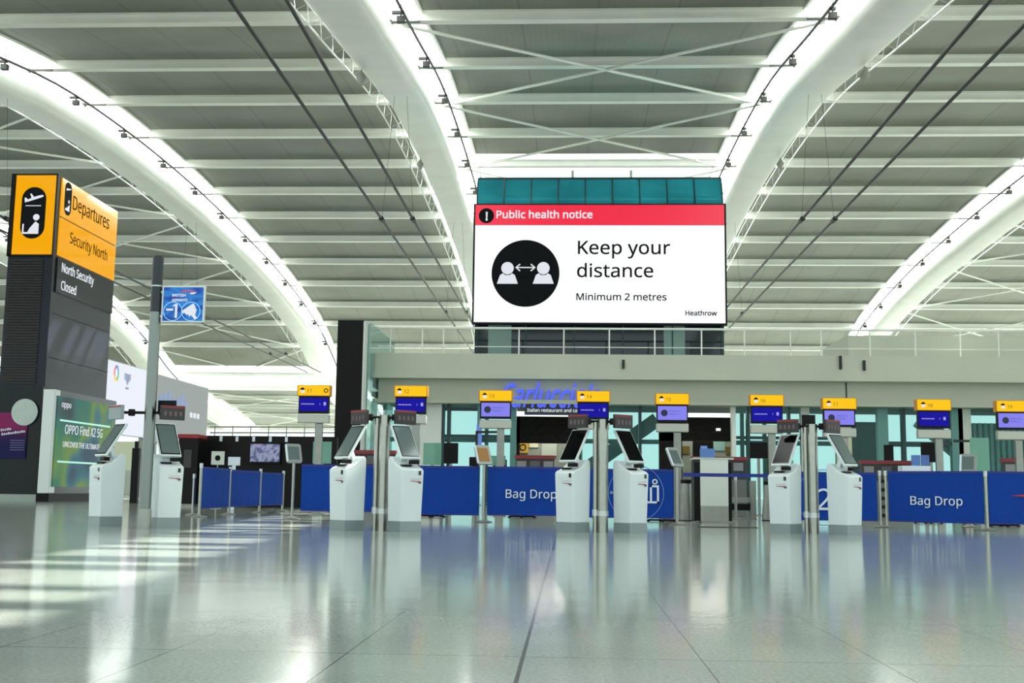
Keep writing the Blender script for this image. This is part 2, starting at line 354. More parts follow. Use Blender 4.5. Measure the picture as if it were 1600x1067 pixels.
# arches
ARCH_LBL = {-61.5: 'white curved roof arch farthest left, mostly behind the dark departures tower', -43.5: 'white curved roof arch coming down behind the tall steel pole at left',
            -25.5: 'white curved roof arch reaching down to the black pylon, right of the departures tower', -7.5: 'white curved roof arch just left of the big notice board',
            10.5: 'white curved roof arch just right of the big notice board', 28.5: 'white curved roof arch entering at the right edge of the photo', 46.5: 'white curved roof arch beyond the right edge, outermost on the right'}
def section(y, x):
    z0 = sof(y); pts = []
    for k in range(20):
        t = 2 * PI * k / 20 - PI / 2; c, s = math.cos(t), math.sin(t)
        e = 0.42; X = math.copysign(abs(c) ** e, c) * .95; Z = .8 + math.copysign(abs(s) ** e, s) * .8
        pts.append(Vector((x + X * (1 - .26 * Z / 1.6), y, z0 + Z)))
    return pts
for a in ARCH:
    r = thing('roof_arch', ARCH_LBL[a], 'arch', (a, 150, 0), 0)
    s = 1 if a < 2 else -1
    ys = [4 + 2 * k for k in range(75) if a < -20 or k < 60]
    MB().loft([[p - Vector((a, 150, 0)) for p in section(y, a)] for y in ys]).build('girder', white_steel, r, smooth=True)
    pts = [Vector((s * 1.5, y - 150, sof(y) + PB - .45)) for y in ys if 30 < y < 124]
    MB().tube(pts, .06, 6).build('handrail', cable_m, r)
    tr = MB(); up = [Vector((-s * 1.35, y - 150, sof(y) + .75)) for y in ys if 30 < y < 118]; lo = [Vector((-s * 1.75, y - 150, sof(y) + .55)) for y in ys if 30 < y < 118]
    tr.tube(up, .025, 5).tube(lo, .04, 5)
    for k in range(len(up) - 1): tr.tube([up[k], lo[k + 1]], .013, 4).tube([lo[k], up[k]], .013, 4)
    for k in range(0, len(up), 3): tr.tube([up[k], up[k] + Vector((s * .6, 0, .2))], .03, 4)
    tr.build('side_truss', alum, r)
    if abs(a - 1.5) < 10:
        for y in (42.5, 60.0):
            b = Vector((-s * .72, y - 150, sof(y) - .32)); m = MB().prism([(0, -.32), (.2, 0), (0, .32), (-.2, 0)], lambda u, v, w: Vector((b.x + u, b.y + w, b.z + v)), .22)
            m.bar(b + Vector((0, .1, .25)), b + Vector((0, .1, .5)), .03); m.build('speaker', M('speaker_grey', '#8c8e86', .5), r)
    if -50 < a < 35:
        for y0, y1 in zip(PURL[4:], PURL[5:18]):
            y = (y0 + y1) / 2; b = Vector((s * 1.45, y - 150, sof(y) + PB - .45))
            l = MB().box(b + Vector((-.14, -.1, -.42)), b + Vector((.14, .1, -.2))).bar(b, b + Vector((0, 0, -.25)), .06).bar(b, b + Vector((0, 0, .6)), .03).box(b + Vector((-.22 - .1 * s, -.06, -.1)), b + Vector((.1, .06, 0)))
            l.build('spotlight', cable_m, r)
            q = Vector((0, y0 - 150, sof(y0) + PB - .03))
            MB().box(q + Vector((s * .62, -.22, -.04)), q + Vector((s * 1.72, -.14, .02))).box(q + Vector((s * .5, -.26, -.12)), q + Vector((s * .66, -.1, .06))).build('bracket', cable_m, r)
# dark tension cables under the arches
TIE = {-25.5: 'pillar', }
for a, nm in ((-25.5, 'the arch above the tall steel pole'), (-7.5, 'the arch left of the notice board'), (10.5, 'the arch right of the notice board')):
    for d, wh in ((-.68, 'left'), (.68, 'right')):
        m = MB().tube([(a + d, 16, 12.2), (a + d, 60, 12.2), (a + d, 112, 12.0)], .055, 8)
        for y in (48, 74, 98): m.tube([(a + d, y - .25, 12.2), (a + d, y + .25, 12.2)], .11, 8)
        m.tube([(a + d, 48, 12.2), (a + d * .4, 48, sof(48))], .007, 4).tube([(a + d, 74, 12.2), (a + d * .4, 74, sof(74))], .007, 4)
        tag(m.build('tension_cable', cable_m, off=(a + d, 16, 12.2)), 'dark straight cable, %s one of the pair under %s' % (wh, nm), 'cable', 'dark tension cables under the roof')

# ------------------------------------------------------------------ the building at the back
FY = 46.0
def zat(y, Y, x=1000): return at(x, y, Y).z
zf0, zf1, zl0 = zat(589, FY), zat(554, FY), zat(632, FY + .3)
xl = at(575, 570, FY).x; XR = 34
struct(MB().box((xl, FY, zf0), (XR, FY + 1.2, zf1)).box((xl - .1, FY - .15, zf0 - .12), (XR, FY + 1.2, zf0 + .1)).build('trim_201', fascia_m))
struct(MB().box((xl + .4, FY + .3, zl0), (XR, FY + 1.2, zf0 - .1)).box((xl + .2, FY + .1, zl0 - .02), (XR, FY + 1.2, zl0 + .14)).build('trim_202', lintel_m))
struct(MB().box((xl, FY + 1.2, zf1 - 1.3), (XR, FY + 9.4, zf1 - .9)).build('wall_mezzanine', pale_grey))
xbx = at(1328, 540, FY + 1).x
struct(MB().box((xbx, FY + 1.3, zf1 - .1), (XR, FY + 6, zat(522, FY + 1.3))).build('wall_upper', fascia_m))
jx = [at(x, 610, FY).x for x in (1325,)]
struct(MB().box((jx[0] - .03, FY + .285, zl0 + .14), (jx[0] + .03, FY + .32, zf0 - .13)).build('trim_203', cable_m))
# small dark brackets on the fascia
for x, y0, y1, wh in ((974, 562, 576, 'below the notice board'), (1313, 556, 577, 'below the foot of the right hand arch'), (1350, 563, 579, 'right of the arch foot')):
    p, q = at(x, y0, FY - .05), at(x, y1, FY - .05)
    tag(MB().box((p.x - .05, FY - .1, q.z), (p.x + .05, FY, p.z)).build('fixing_bracket', cable_m), 'small dark upright bracket on the pale fascia %s' % wh, 'bracket', 'brackets on the pale fascia')
# balustrade
bl = thing('balustrade', 'thin white railing along the top of the pale upper gallery', 'railing', (xl, FY + .5, zf1))
zt = zat(514, FY + .5) - zf1
MB().tube([(0.3, 0, zt), (XR - xl, 0, zt)], .045, 8).build('top_rail', white_steel, bl, smooth=True)
MB().tube([(0.3, 0, .35), (XR - xl, 0, .35)], .02, 6).build('lower_rail', white_steel, bl)
for x in (610, 660, 693, 811, 881, 952, 1023, 1096, 1163, 1235, 1283, 1359, 1430, 1500, 1560):
    px = at(x, 530, FY + .5).x - xl; MB().tube([(px, 0, 0), (px, 0, zt)], .03, 6).build('post', white_steel, bl)

# glazed core and the notice board
BY = 48.0
core = thing('glazed_core', 'dark teal glass tower standing behind the big notice board', 'glass tower', (at(935, 400, BY).x, BY + 3.06, zf1 - .9))
cx = core.location.x; x0, x1 = at(744, 300, BY).x - cx, at(1131, 300, BY).x - cx; zt = at(935, 274, BY + .4).z - core.location.z
teal_lit = M('teal_glass', '#3cc0d4', 0.1, 0.5, noise=0.35, nscale=0.5)
zb = at(935, 319, BY).z - core.location.z; zbb = at(935, 505, BY).z - core.location.z
MB().box((x0, -2.6, 0), (x1, 2.6, zbb)).build('lower_glass', M('dark_glass', '#06202a', 0.05), core)
MB().box((x0 + .15, -2.4, zbb), (x1 - .15, 2.6, zb)).build('wall', black, core)
arcp = [(-2.6 + .45 * (1 - math.cos(PI / 2 * t / 10)), zb + (zt - zb) * t / 10) for t in range(11)]
MB().loft([[Vector((x, yy, zz)) for yy, zz in arcp] + [Vector((x, 2.6, zt)), Vector((x, 2.6, zb))] for x in (x0, x1)]).build('upper_glass', teal_lit, core, smooth=True)
m = MB()
for k in range(10): x = x0 + (x1 - x0) * k / 9; m.tube([(x, yy - .02, zz) for yy, zz in arcp], .03, 5)
m.bar((x0, -2.13, zt), (x1, -2.13, zt), .1); m.build('mullion', teal_dark, core)
for xx in (895, 988): x = at(xx, 270, BY).x - cx; MB().tube([(x, -2.0, zt), (x, -2.0, zt + .4)], .06, 6).build('roof_post', alum, core)
m = MB()
for k in range(6): x = x0 + (x1 - x0) * (k + .05) / 5.1; m.bar((x, -2.65, .3), (x, -2.65, zbb), .06)
m.build('lower_mullion', teal_dark, core)
for xx, ww in ((780, 1.0), (1055, .9)): x = at(xx, 530, BY).x - cx; MB().box((x - ww / 2, -2.66, 0), (x + ww / 2, -2.6, zbb)).build('pale_reflection', glass_pale, core)  # added panes painting pale reflections on the dark lower glass

NB = thing('notice_board', 'huge lit white notice board with red band reading Public health notice', 'sign', (at(935, 503, BY).x, BY, at(935, 504, BY).z))
nx = NB.location.x; nz = NB.location.z
def nb(x, y): p = at(x, y, BY); return Vector((p.x - nx, 0, p.z - nz))
a0, b0 = nb(740, 503), nb(1131.5, 320); zr = nb(935, 352).z
MB().box((a0.x - .08, .03, -.08), (b0.x + .08, .37, b0.z + .06)).build('frame', black, NB)
MB().box((a0.x, 0, 0), (b0.x, .03, zr)).build('screen', white_lit, NB)
MB().box((a0.x, 0, zr), (b0.x, .03, b0.z)).build('red_band', red_lit, NB)
def nbf(p): return lambda u, v, w: Vector((p.x + u, -w, p.z + v))
p = nb(760, 337); MB().prism(disc(.33), nbf(p), .01).build('warning_disc', ink, NB)
text('!', .62, (p.x, -.03, p.z - .22), text_white, NB, align='CENTER', bold=.03)
text('Public health notice', .55, (nb(774, 341).x, -.01, nb(774, 341).z), text_white, NB, bold=.022, sx=1.03)
for s_, x, y, b_ in (('Keep your', 900, 397, 30), ('distance', 900, 433, 30)): text(s_, .99, (nb(x, y).x, -.02, nb(x, y).z), ink, NB, bold=.012, sx=1.06)
text('Minimum 2 metres', .505, (nb(899, 469).x, -.02, nb(899, 469).z), ink, NB, bold=.01, sx=1.07)
text('Heathrow', .345, (nb(1070, 493).x, -.02, nb(1070, 493).z), ink, NB, bold=.012, sx=1.04)
p = nb(821, 427); R = (nb(874, 427).x - nb(768, 427).x) / 2
MB().prism(disc(R, 64), nbf(p), .008).build('distance_symbol', ink, NB)
m = MB()
for s in (-1, 1):
    c = nb(793 if s < 0 else 849, 419); q = Vector((c.x, -.009, c.z)); fn = lambda u, v, w, q=q: Vector((q.x + u, q.y - w, q.z + v))
    m.prism(disc(.27, 28), fn, .006)
    m.prism([(-.45, -.68), (.45, -.68), (.32, -.3), (.2, -.22), (.1, -.3), (-.1, -.3), (-.2, -.22), (-.32, -.3)], fn, .006)
c = nb(821, 418); q = Vector((c.x, -.009, c.z)); fn = lambda u, v, w, q=q: Vector((q.x + u, q.y - w, q.z + v))
m.prism([(-.4, -.025), (.4, -.025), (.4, .025), (-.4, .025)], fn, .006)
for s in (-1, 1):
    for t in (-1, 1): m.prism([(s * .44, 0), (s * .25, t * .17), (s * .21, t * .13), (s * .37, 0)][::s * t], fn, .006)
m.build('symbol_figures', text_white, NB)

# black pylon and glass return at the building's left end
p = at(528, 500, 44.2); q = at(568, 500, 44.2)
py = thing('black_pylon', 'tall black slab standing at the left end of the pale building', 'pylon', ((p.x + q.x) / 2, 44.7, 0))
hw = (q.x - p.x) / 2
MB().box((-hw, -.5, 0), (hw, .5, p.z)).build('slab', black, py, bevel=.02)
MB().box((hw, -.45, 0), (hw + .06, .5, p.z - .05)).build('edge_strip', white_steel, py)
struct(MB().box((q.x + .1, 44.9, 0), (q.x + .2, 51, at(575, 505, 44.9).z)).build('window_%d' % nwin, glass_pale)); nwin += 1
struct(MB().box((q.x + .1, 45.9, 0), (at(590, 600, 45.9).x, 46.0, zl0)).build('window_%d' % nwin, glass_pale)); nwin += 1

# ground floor glazing
GY = 46.9
def gx(x, y=690, Y=GY): return at(x, y, Y).x
struct(MB().box((gx(600), GY, 0), (gx(800), GY + .03, zl0 + .2)).build('window_%d' % nwin, glass_teal)); nwin += 1
struct(MB().box((gx(905), GY, 0), (gx(1030), GY + .03, zl0 + .2)).build('window_%d' % nwin, glass_teal)); nwin += 1
struct(MB().box((gx(1146), GY, 0), (XR, GY + .03, zl0 + .2)).build('window_%d' % nwin, glass_teal)); nwin += 1
for i, (x, wd, mat) in enumerate(((640, .3, pale_grey), (672, .95, white_steel), (692, .12, teal_dark), (701, .14, teal_dark), (748, .12, teal_mull), (802, .25, teal_mull), (905, .15, teal_dark), (1000, .12, teal_dark), (1146, .18, white_steel), (1169, .13, teal_dark), (1233, .1, teal_dark), (1258, .35, pale_grey), (1318, .6, cream_panel), (1379, .42, teal_mull), (1412, .14, teal_dark), (1495, .45, teal_mull), (1507, .5, pale_grey))):
    X = gx(x); struct(MB().box((X - wd / 2, GY - .12, 0), (X + wd / 2, GY + .2, zl0 + .1)).build('trim_%d' % (210 + i), mat))
m = MB()
for xa, xb, y in ((692, 800, 684), (1146, 1300, 682), (1385, 1500, 688), (692, 748, 642), (692, 748, 632)): m.box((gx(xa), GY - .05, zat(y, GY) - .06), (gx(xb), GY + .1, zat(y, GY) + .06))
struct(m.build('trim_240', teal_dark))
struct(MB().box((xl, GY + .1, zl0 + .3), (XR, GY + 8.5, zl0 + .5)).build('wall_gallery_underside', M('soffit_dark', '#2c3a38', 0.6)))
# leaning steel legs behind the glazing
for (x0_, y0_, x1_, y1_), wh in (((1026, 656, 838, 788), 'left of the brick cafe counter'), ((1436, 656, 1600, 790), 'behind the second counter sign from the right')):
    o = MB().bar(at(x0_, y0_, 56), at(x1_, y1_, 56), .6, .7).build('steel_leg', teal_dark); tag(o, 'dark leaning steel leg seen through the glass %s' % wh, 'strut', 'leaning legs behind the glazing')
# back glazing far behind
m = MB(); BG = 62
for x in (600, 640, 701, 760, 1160, 1195, 1260, 1412, 1470): X = at(x, 690, BG).x; m.box((X - .1, BG, 0), (X + .1, BG + .2, 5.6))
for y in (690,): z = at(1000, y, BG).z; m.box((at(590, y, BG).x, BG, z - .12), (45, BG + .2, z + .12))
struct(m.build('trim_250', teal_dark))

# cafe behind the glazing
brick = brick_mat()
struct(MB().box((gx(804, 690, 50), 50, zat(694, 50)), (gx(906, 690, 50), 50.3, zat(652, 50))).box((gx(804, 690, 50), 50, 0), (gx(812, 690, 50), 50.3, zat(652, 50))).build('wall_cafe_left', brick))
struct(MB().box((gx(1030, 690, 50), 50, zat(688, 50)), (gx(1143, 690, 50), 50.3, zat(651, 50))).box((gx(1030, 690, 50), 50, 0), (gx(1066, 690, 50), 50.3, zat(651, 50))).build('wall_cafe_right', brick))
struct(MB().box((gx(800, 690, 53), 53, 0), (gx(910, 690, 53), 53.2, 3.2)).box((gx(1060, 690, 53), 53, 0), (gx(1146, 690, 53), 53.2, 3.2)).build('wall_cafe_back', M('cafe_wall', '#8a948a', .7, noise=.2, nscale=.8)))
struct(MB().box((gx(1332, 690, 50), 50, 0), (gx(1374, 690, 50), 53, zat(656, 50))).build('wall_dark_unit', black))
def flat(name, x0, y0, x1, y1, Y, mat, label, cat, group=None, t=.05, foot=False):
    a, b = at(x0, y1, Y), at(x1, y0, Y); o = MB().box((a.x, Y, a.z), (b.x, Y + t, b.z))
    if foot: o.box(((a.x + b.x) / 2 - .05, Y + t * .3, 0), ((a.x + b.x) / 2 + .05, Y + t * .8, a.z))
    return tag(o.build(name, mat, off=((a.x + b.x) / 2, Y, a.z)), label, cat, group)
yb = thing('cafe_notice', 'yellow square cafe notice with a dark round symbol, left of a white board', 'sign', at(817, 699, 52.94))
MB().box((-.25, -.05, -.25), (.25, .05, .25)).build('board', M('mustard', '#c09a3a', .6), yb)
m = MB(); ring(m, lambda u, v, w: Vector((u, -.05 - w, v)), .16, .05, .01, 20); m.build('round_symbol', ink, yb)
flat('menu_board', 827, 688, 841, 699, 52.94, cream_panel, 'white menu board on the cafe wall beside the yellow notice', 'sign')
flat('menu_board', 846, 686, 870, 712, 52.94, M('menu_green', '#a8b4a8', .6), 'pale green menu board on the cafe wall, left of the central kiosk', 'sign')
flat('wall_panel', 1056, 697, 1078, 709, 52.94, olive, 'olive panel on the cafe wall, left of the dark doorway', 'panel')
flat('wall_panel', 1134, 698, 1143, 710, 52.94, olive, 'olive panel on the cafe wall, right of the dark doorway', 'panel')
flat('doorway_panel', 1083, 688, 1114, 716, 52.94, black, 'dark cafe doorway under the brick wall', 'doorway')
flat('pale_panel', 1115, 687, 1133, 704, 52.94, glass_pale, 'pale blue glass panel right of the dark cafe doorway', 'panel')
flat('exit_light', 1119, 669, 1126, 673, 49.94, white_lit, 'tiny white light on the dark brick wall', 'light')
# neon script sign
SY = 46.16
ns = thing('neon_sign', 'blue neon script sign on the pale lintel between two counter signs', 'sign', at(860, 632, SY))
text("Carluccio's", 1.62, (-2.15, -.02, -.12), neon_blue, ns, shear=.45, bold=.03, sx=.62, ext=.03)
tag_board = MB().box((-1.05, .02, -.42), (1.9, .13, .0)); tag_board.build('sub_board', M('navy_board', '#0d1f2c', .4), ns)
text('Italian restaurant and caffè', .225, (-.95, .01, -.3), text_white, ns, bold=.006, sx=.98)
MB().box((-1.3, .06, 0), (2.2, .14, .12)).build('bracket', teal_dark, ns)

# ------------------------------------------------------------------ departures tower and advert at left
TY = 43.0
tl, tr_ = at(21, 275, TY), at(91, 275, TY); th = at(91, 272, TY).z
sl_ = ray(183, 330); tY1 = tr_.x / sl_.x * sl_.y
T = thing('departures_tower', 'tall dark sign tower with lit yellow Departures panels', 'sign tower', (tr_.x, TY, 0))
W_ = tl.x - tr_.x; D_ = tY1 - TY
MB().box((W_, 0, 0), (0, D_, th)).build('body', dark_blue, T, bevel=.03)
def tz(y, x=55, Y=TY): return at(x, y, Y).z
def tx(x, y=335, Y=TY): return at(x, y, Y).x - tr_.x
MB().box((tx(23), -.05, tz(398)), (tx(87), .01, tz(274))).build('symbol_panel', yellow_big, T)
MB().box((W_ - .02, -.08, tz(400)), (tx(22), .0, th)).box((tx(86), -.08, tz(400)), (.02, 0, th)).box((W_, -.08, th - .06), (0, 0, th)).box((W_, -.08, tz(401)), (0, 0, tz(398))).build('panel_frame', black, T)
sc = Vector((tx(53, 333), -.055, tz(333))); fn = lambda u, v, w: Vector((sc.x + u, sc.y - w, sc.z + v))
MB().prism(rrect(.98, 2.08, .48), fn, .01).build('symbol_oval', ink, T)
m = MB(); f2 = lambda u, v, w: Vector((sc.x + u, sc.y - .012 - w, sc.z + v))
m.prism([(-.36, .42), (-.2, .46), (.3, .62), (.38, .66), (.36, .72), (.2, .7), (.0, .64), (-.12, .78), (-.17, .77), (-.1, .6), (-.24, .54), (-.34, .62), (-.38, .6)], f2, .008)
m.prism([(-.32, .27), (.3, .27), (.3, .3), (-.32, .3)], f2, .008)
m.prism([(-.4, -.85), (.26, -.85), (.26, -.45), (.12, -.35), (-.1, -.62), (-.18, -.78), (-.4, -.78)], f2, .008).prism([(-.4, -.8), (-.34, -.8), (-.34, -.45), (-.4, -.45)], f2, .008)
m.prism(disc(.13, 16, .14, -.18), f2, .008); m.build('symbol_figures', text_white, T)
m = MB()
k = 0; z = tz(600)
while z < tz(405): m.box((W_ + .12, -.06, z), (-.35, .0, z + .05)); z += .11
m.build('louvre', louver_m, T)
# right hand face
def ty_(x, y): d = ray(x, y); return tr_.x / d.x * d.y                       # depth along the right face
def rp(x, y): Y = ty_(x, y); return Vector((0, Y - TY, at(x, y, Y).z))
zA, zB, zC, zD = rp(95, 277).z, rp(95, 340).z, rp(95, 403).z, rp(95, 460).z
e0, e1 = rp(95, 300).y, rp(180, 370).y
MB().box((.0, e0, zB + .05), (.06, e1, zA)).build('departures_panel', yellow_big, T)
MB().box((.0, e0, zC + .05), (.06, e1, zB - .02)).build('security_panel', yellow_big, T)
MB().box((.0, e0, zD), (.06, e1, zC - .04)).build('message_screen', M('message_black', '#191c26', .15), T)
def side_text(b, sz, x, y, mat, sx=1, bold=0): p = rp(x, y); return text(b, sz, (.07, p.y, p.z), mat, T, 'side', sx=sx, bold=bold)
side_text('Departures', .98, 110, 326, ink, .9); side_text('Security North', .78, 106, 379, ink, .9)
side_text('North Security', .62, 93, 424, text_white, .92, .01); side_text('Closed', .62, 92, 452, text_white, .92, .01)
c = rp(104, 311); fs = lambda u, v, w: Vector((.061 + w, c.y + u, c.z + v))
MB().prism(rrect(.62, 1.35, .3), fs, .008).build('symbol_oval', ink, T)
f3 = lambda u, v, w: Vector((.07 + w, c.y + u, c.z + v))
MB().prism([(-.2, .3), (.2, .42), (.2, .47), (-.05, .42), (-.2, .4)], f3, .006).prism([(-.22, -.5), (.16, -.5), (.16, -.2), (-.05, -.36), (-.22, -.42)], f3, .006).prism(disc(.07, 12, .08, -.1), f3, .006).build('symbol_figures', text_white, T)
m = MB()
for y in (490, 560): z = rp(85, y).z; m.box((0, e0, z - .012), (.02, e1, z + .012))
m.build('panel_joint', black, T)
# cladding block at the tower's foot
pz = at(40, 604, 42.6).z; pxr = at(62, 700, 42.6).x
PB_ = thing('tower_plinth', 'dark teal clad block at the foot of the departures tower', 'plinth', (pxr, 42.55, 0))
MB().box((-6.5, 0, .25), (0, .44, pz)).build('cladding', dark_teal, PB_)
MB().box((-6.5, -.01, 0), (0, .44, .25)).build('skirting', M('skirting_pale', '#9aa59d', .35, .3), PB_)
q0, q1 = at(-30, 715, 42.5), at(44, 645, 42.5)
pm = poster_mat('purple_print', ('#1a1c50', '#3a1d52', '#8c2a62'), .35, .0, 1, grad=True)
pt = flat('poster', -30, 645, 44, 716, 42.5, pm, 'purple and navy poster on the dark block, left edge of the photo', 'poster', t=.04)
pt.name = 'poster'
for z_, x_, n_ in ((1.04, -.16, 5), (.88, -.12, 11)):
    m = MB()
    for k in range(n_): m.box((x_ + .085 * k, -.012, z_ + .012 * k), (x_ + .06 + .085 * k, .0, z_ + .07 + .012 * k + .02 * (k % 3 == 0)))
    m.build('text_line', print_white, pt)
for k in range(5): MB().box((.25, -.012, .68 - .09 * k), (.8, .0, .71 - .09 * k)).build('text_line', M('print_dim', '#6f6a90', .6), pt)
c = at(39, 644, 42.49)
tag(MB().prism(disc(.51, 40), lambda u, v, w: Vector((u, -w, v)), .04).build('round_sticker', M('disc_pale', '#c6d4cf', .4, noise=.1, nscale=5), off=None), 'pale round disc overlapping the purple poster', 'sticker').location = c
# advert light box
AX1 = at(80, 700, 41.4).x; AX0 = at(62, 700, 41.4).x
d = ray(178, 700); AY1 = AX1 / d.x * d.y
A = thing('advert_lightbox', 'lit green and blue phone advert in a dark frame beside the tower', 'advert', (AX1, 41.4, 0))
az1, az0 = at(80, 608, 41.4).z, .2
MB().box((AX0 - AX1, 0, az0 + .1), (0, .5, az1)).build('end_panel', alum, A, bevel=.02)
MB().box((AX0 - AX1, 0, 0), (.02, AY1 - 41.4, az0 + .1)).build('base', black, A)
MB().box((AX0 - AX1, .5, az0 + .1), (0, AY1 - 41.4, az1)).build('casing', black_gloss, A)
ad = poster_mat('advert_picture', ('#03262e', '#0e5a58', '#1a6e4c', '#64861e', '#14626e', '#08364e'), .42, .85, 1.2)
MB().box((0, .22, az0 + .35), (.03, AY1 - 41.4 - .18, az1 - .22)).build('picture', ad, A)
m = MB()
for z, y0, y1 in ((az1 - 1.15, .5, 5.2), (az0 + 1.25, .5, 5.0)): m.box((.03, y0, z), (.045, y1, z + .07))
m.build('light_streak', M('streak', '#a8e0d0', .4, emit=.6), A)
text('oppo', .40, (.04, .55, az1 - .62), text_white, A, 'side', sx=1.1)
text('OPPO Find X2 5G', .60, (.04, .95, az0 + 2.35), text_white, A, 'side', sx=.92); text('UNCOVER THE ULTIMATE', .36, (.04, .85, az0 + 1.85), text_white, A, 'side')
# floating white LED walls
LX = -25.0
def led(x0, x1, ytop0, yb0, mat, label, name='led_screen'):
    Ya = LX / ray(x0, 620).x * ray(x0, 620).y; Yb = LX / ray(x1, 620).x * ray(x1, 620).y
    zt = at(x0, ytop0, Ya).z; zb = at(x0, yb0, Ya).z
    o = thing(name, label, 'screen', (LX, Ya, zb))
    MB().box((-.3, 0, -.05), (0, Yb - Ya, zt - zb + .05)).build('casing', alum, o)
    MB().box((0, .05, 0), (.03, Yb - Ya - .05, zt - zb)).build('display', mat, o)
    MB().bar((-.15, .5, 0), (-.15, .5, -zb), .3).bar((-.15, Yb - Ya - .5, 0), (-.15, Yb - Ya - .5, -zb), .3).build('leg', dull_steel, o)
    return o, Yb - Ya, zt - zb
o, ln, ht = led(150, 234, 558, 673, M('led_white', '#15171a', .6, spec=.05, emit=.95, ecol='#f0f5ff'), 'bright white screen with two small emblems, left of the tall steel pole')
m1 = MB(); ledu = lambda x: LX / ray(x, 600).x * ray(x, 600).y - o.location.y
fe = lambda u, v, w: Vector((.03 + w, ledu(180) + u, at(180, 583, o.location.y + ledu(180)).z - o.location.z + v))
for k, c in enumerate(('#4a8ae0', '#e05040', '#e8c040', '#48a860')):
    mm = MB(); a0_, a1_ = k * PI / 2 + .4, (k + 1) * PI / 2 + .4
    mm.prism([(r * math.cos(a0_ + (a1_ - a0_) * t / 6) * .34, r * math.sin(a0_ + (a1_ - a0_) * t / 6) * .46) for r, rng in ((1, range(7)), (.6, range(6, -1, -1))) for t in rng], fe, .01)
    mm.build('emblem', M('emblem_%d' % k, c, .4, emit=.4), o)
mm = MB(); fe2 = lambda u, v, w: Vector((.03 + w, ledu(198) + u * .5, at(198, 594, o.location.y + ledu(198)).z - o.location.z + v * .5))
mm.prism([(-.5, .7), (.5, .7), (.5, 0), (0, -.6), (-.5, 0)], fe2, .01).prism([(-.9, .75), (-.6, .75), (-.6, -.1), (-.9, .1)], fe2, .01).prism([(.6, .75), (.9, .75), (.9, .1), (.6, -.1)], fe2, .01).prism([(-.45, -.8), (.45, -.8), (.45, -1.05), (-.45, -1.05)], fe2, .01)
mm.build('emblem', M('emblem_grey', '#8790b0', .4, emit=.3), o)
o2, ln, ht = led(243, 325, 585, 690, M('led_grey', '#15171a', .7, spec=.05, emit=.62, ecol='#c2cdc8'), 'grey screen with pale blue lettering, right of the tall steel pole')
m = MB()
for k in range(7): m.box((.03, .5 + .78 * k, ht * .62), (.045, 1.05 + .78 * k, ht * (.70 + .04 * (k % 3))))
m.build('blue_marks', M('led_blue', '#15171a', .4, emit=.6, ecol='#8fa8e2'), o2)
m = MB()
for k in range(3): m.box((.03, 6.3 + .7 * k, ht * .46), (.045, 6.8 + .7 * k, ht * .54))
m.build('white_marks', text_white, o2)
# lit shop under the screens
flat('shop_window', 150, 690, 235, 773, 80, M('shop_glow', '#15171a', .5, emit=.6, ecol='#d2e2bc'), 'pale green lit shop window under the white screen', 'window', t=.2).location.z += 0
flat('shop_counter', 150, 735, 235, 774, 78, pale_grey, 'pale shop counter below the lit shop window', 'counter', t=.6)
p = fl(209, 786); t_ = thing('black_totem', 'slim black upright post between the first two white kiosks', 'post', p)
h_ = at(209, 700, p.y).z
MB().box((-.13, -.1, 0), (.13, .1, h_), None).build('column', black, t_, bevel=.01); MB().box((-.06, -.06, h_), (.06, .06, h_ + .25)).build('head', black, t_)

# ------------------------------------------------------------------ black backdrop and its things at left
KY = 36.0
a, b = at(286, 680, KY), at(527, 680, KY)
bw = thing('black_backdrop', 'long black partition behind the left blue barriers', 'partition', (a.x, KY, 0))
MB().box((.3, 0, 0), (b.x - a.x, .2, a.z)).build('panel', black, bw)
m = MB()
for x in (346, 371, 397, 423, 448): X = at(x, 684, KY).x - a.x; m.box((X - .04, -.06, a.z - .18), (X + .04, .0, a.z - .02))
m.build('clip', print_white, bw)
ru = thing('red_topped_unit', 'black display unit with a red top left of the black partition', 'unit', (at(300, 700, 35).x, 35, 0))
hz = at(300, 679, 35).z; hw = (at(318, 700, 35).x - at(284, 700, 35).x) / 2
MB().box((-hw + .04, -.35, .1), (hw - .04, .35, hz - .12)).build('body', black, ru); MB().box((-hw, -.4, hz - .14), (hw, .4, hz)).build('top', red_m, ru, bevel=.03)
MB().box((-hw + .08, -.3, 0), (hw - .08, .3, .1)).build('plinth', dull_steel, ru); MB().box((-hw - .06, -.36, .3), (-hw + .04, -.3, hz - .2)).build('side_strip', alum, ru)
MB().box((-.12, -.37, 1.2), (.12, -.35, 1.75)).build('panel_print', M('dim_print', '#3a3a38', .6), ru)
tv = thing('wall_screen', 'lit screen with pale blue picture on the black partition', 'screen', at(414, 708, KY - .12))
MB().box((-.5, 0, -.33), (.5, .1, .33)).build('casing', black, tv); MB().box((-.47, -.01, -.27), (.47, 0, .29)).build('display', poster_mat('screen_picture', ('#2c3350', '#7c86b8', '#c4cdf0', '#565c80'), 5, .55, 4), tv)
s1 = thing('stand_sign', 'white sign with a dark round symbol on a stand before the black partition', 'sign', (at(340, 720, 33).x, 33, 0))
z0_, z1_ = at(340, 726, 33).z, at(340, 705, 33).z
MB().box((-.19, 0, z0_), (.19, .03, z1_)).build('board', M('sign_white', '#cfd4cb', .5), s1); MB().prism(disc(.08, 20), lambda u, v, w: Vector((u, -w, (z0_ + z1_) / 2 + v)), .01).build('round_symbol', ink, s1)
MB().tube([(0, .02, 0), (0, .02, z0_)], .02, 8).lathe([(0, 0), (.17, 0), (.16, .02), (0, .02)], (0, .02, 0)).build('stand', dull_steel, s1)
flat('stand_notice', 356, 714, 375, 727, 33, print_white, 'small plain white notice right of the white symbol sign', 'sign', foot=True)
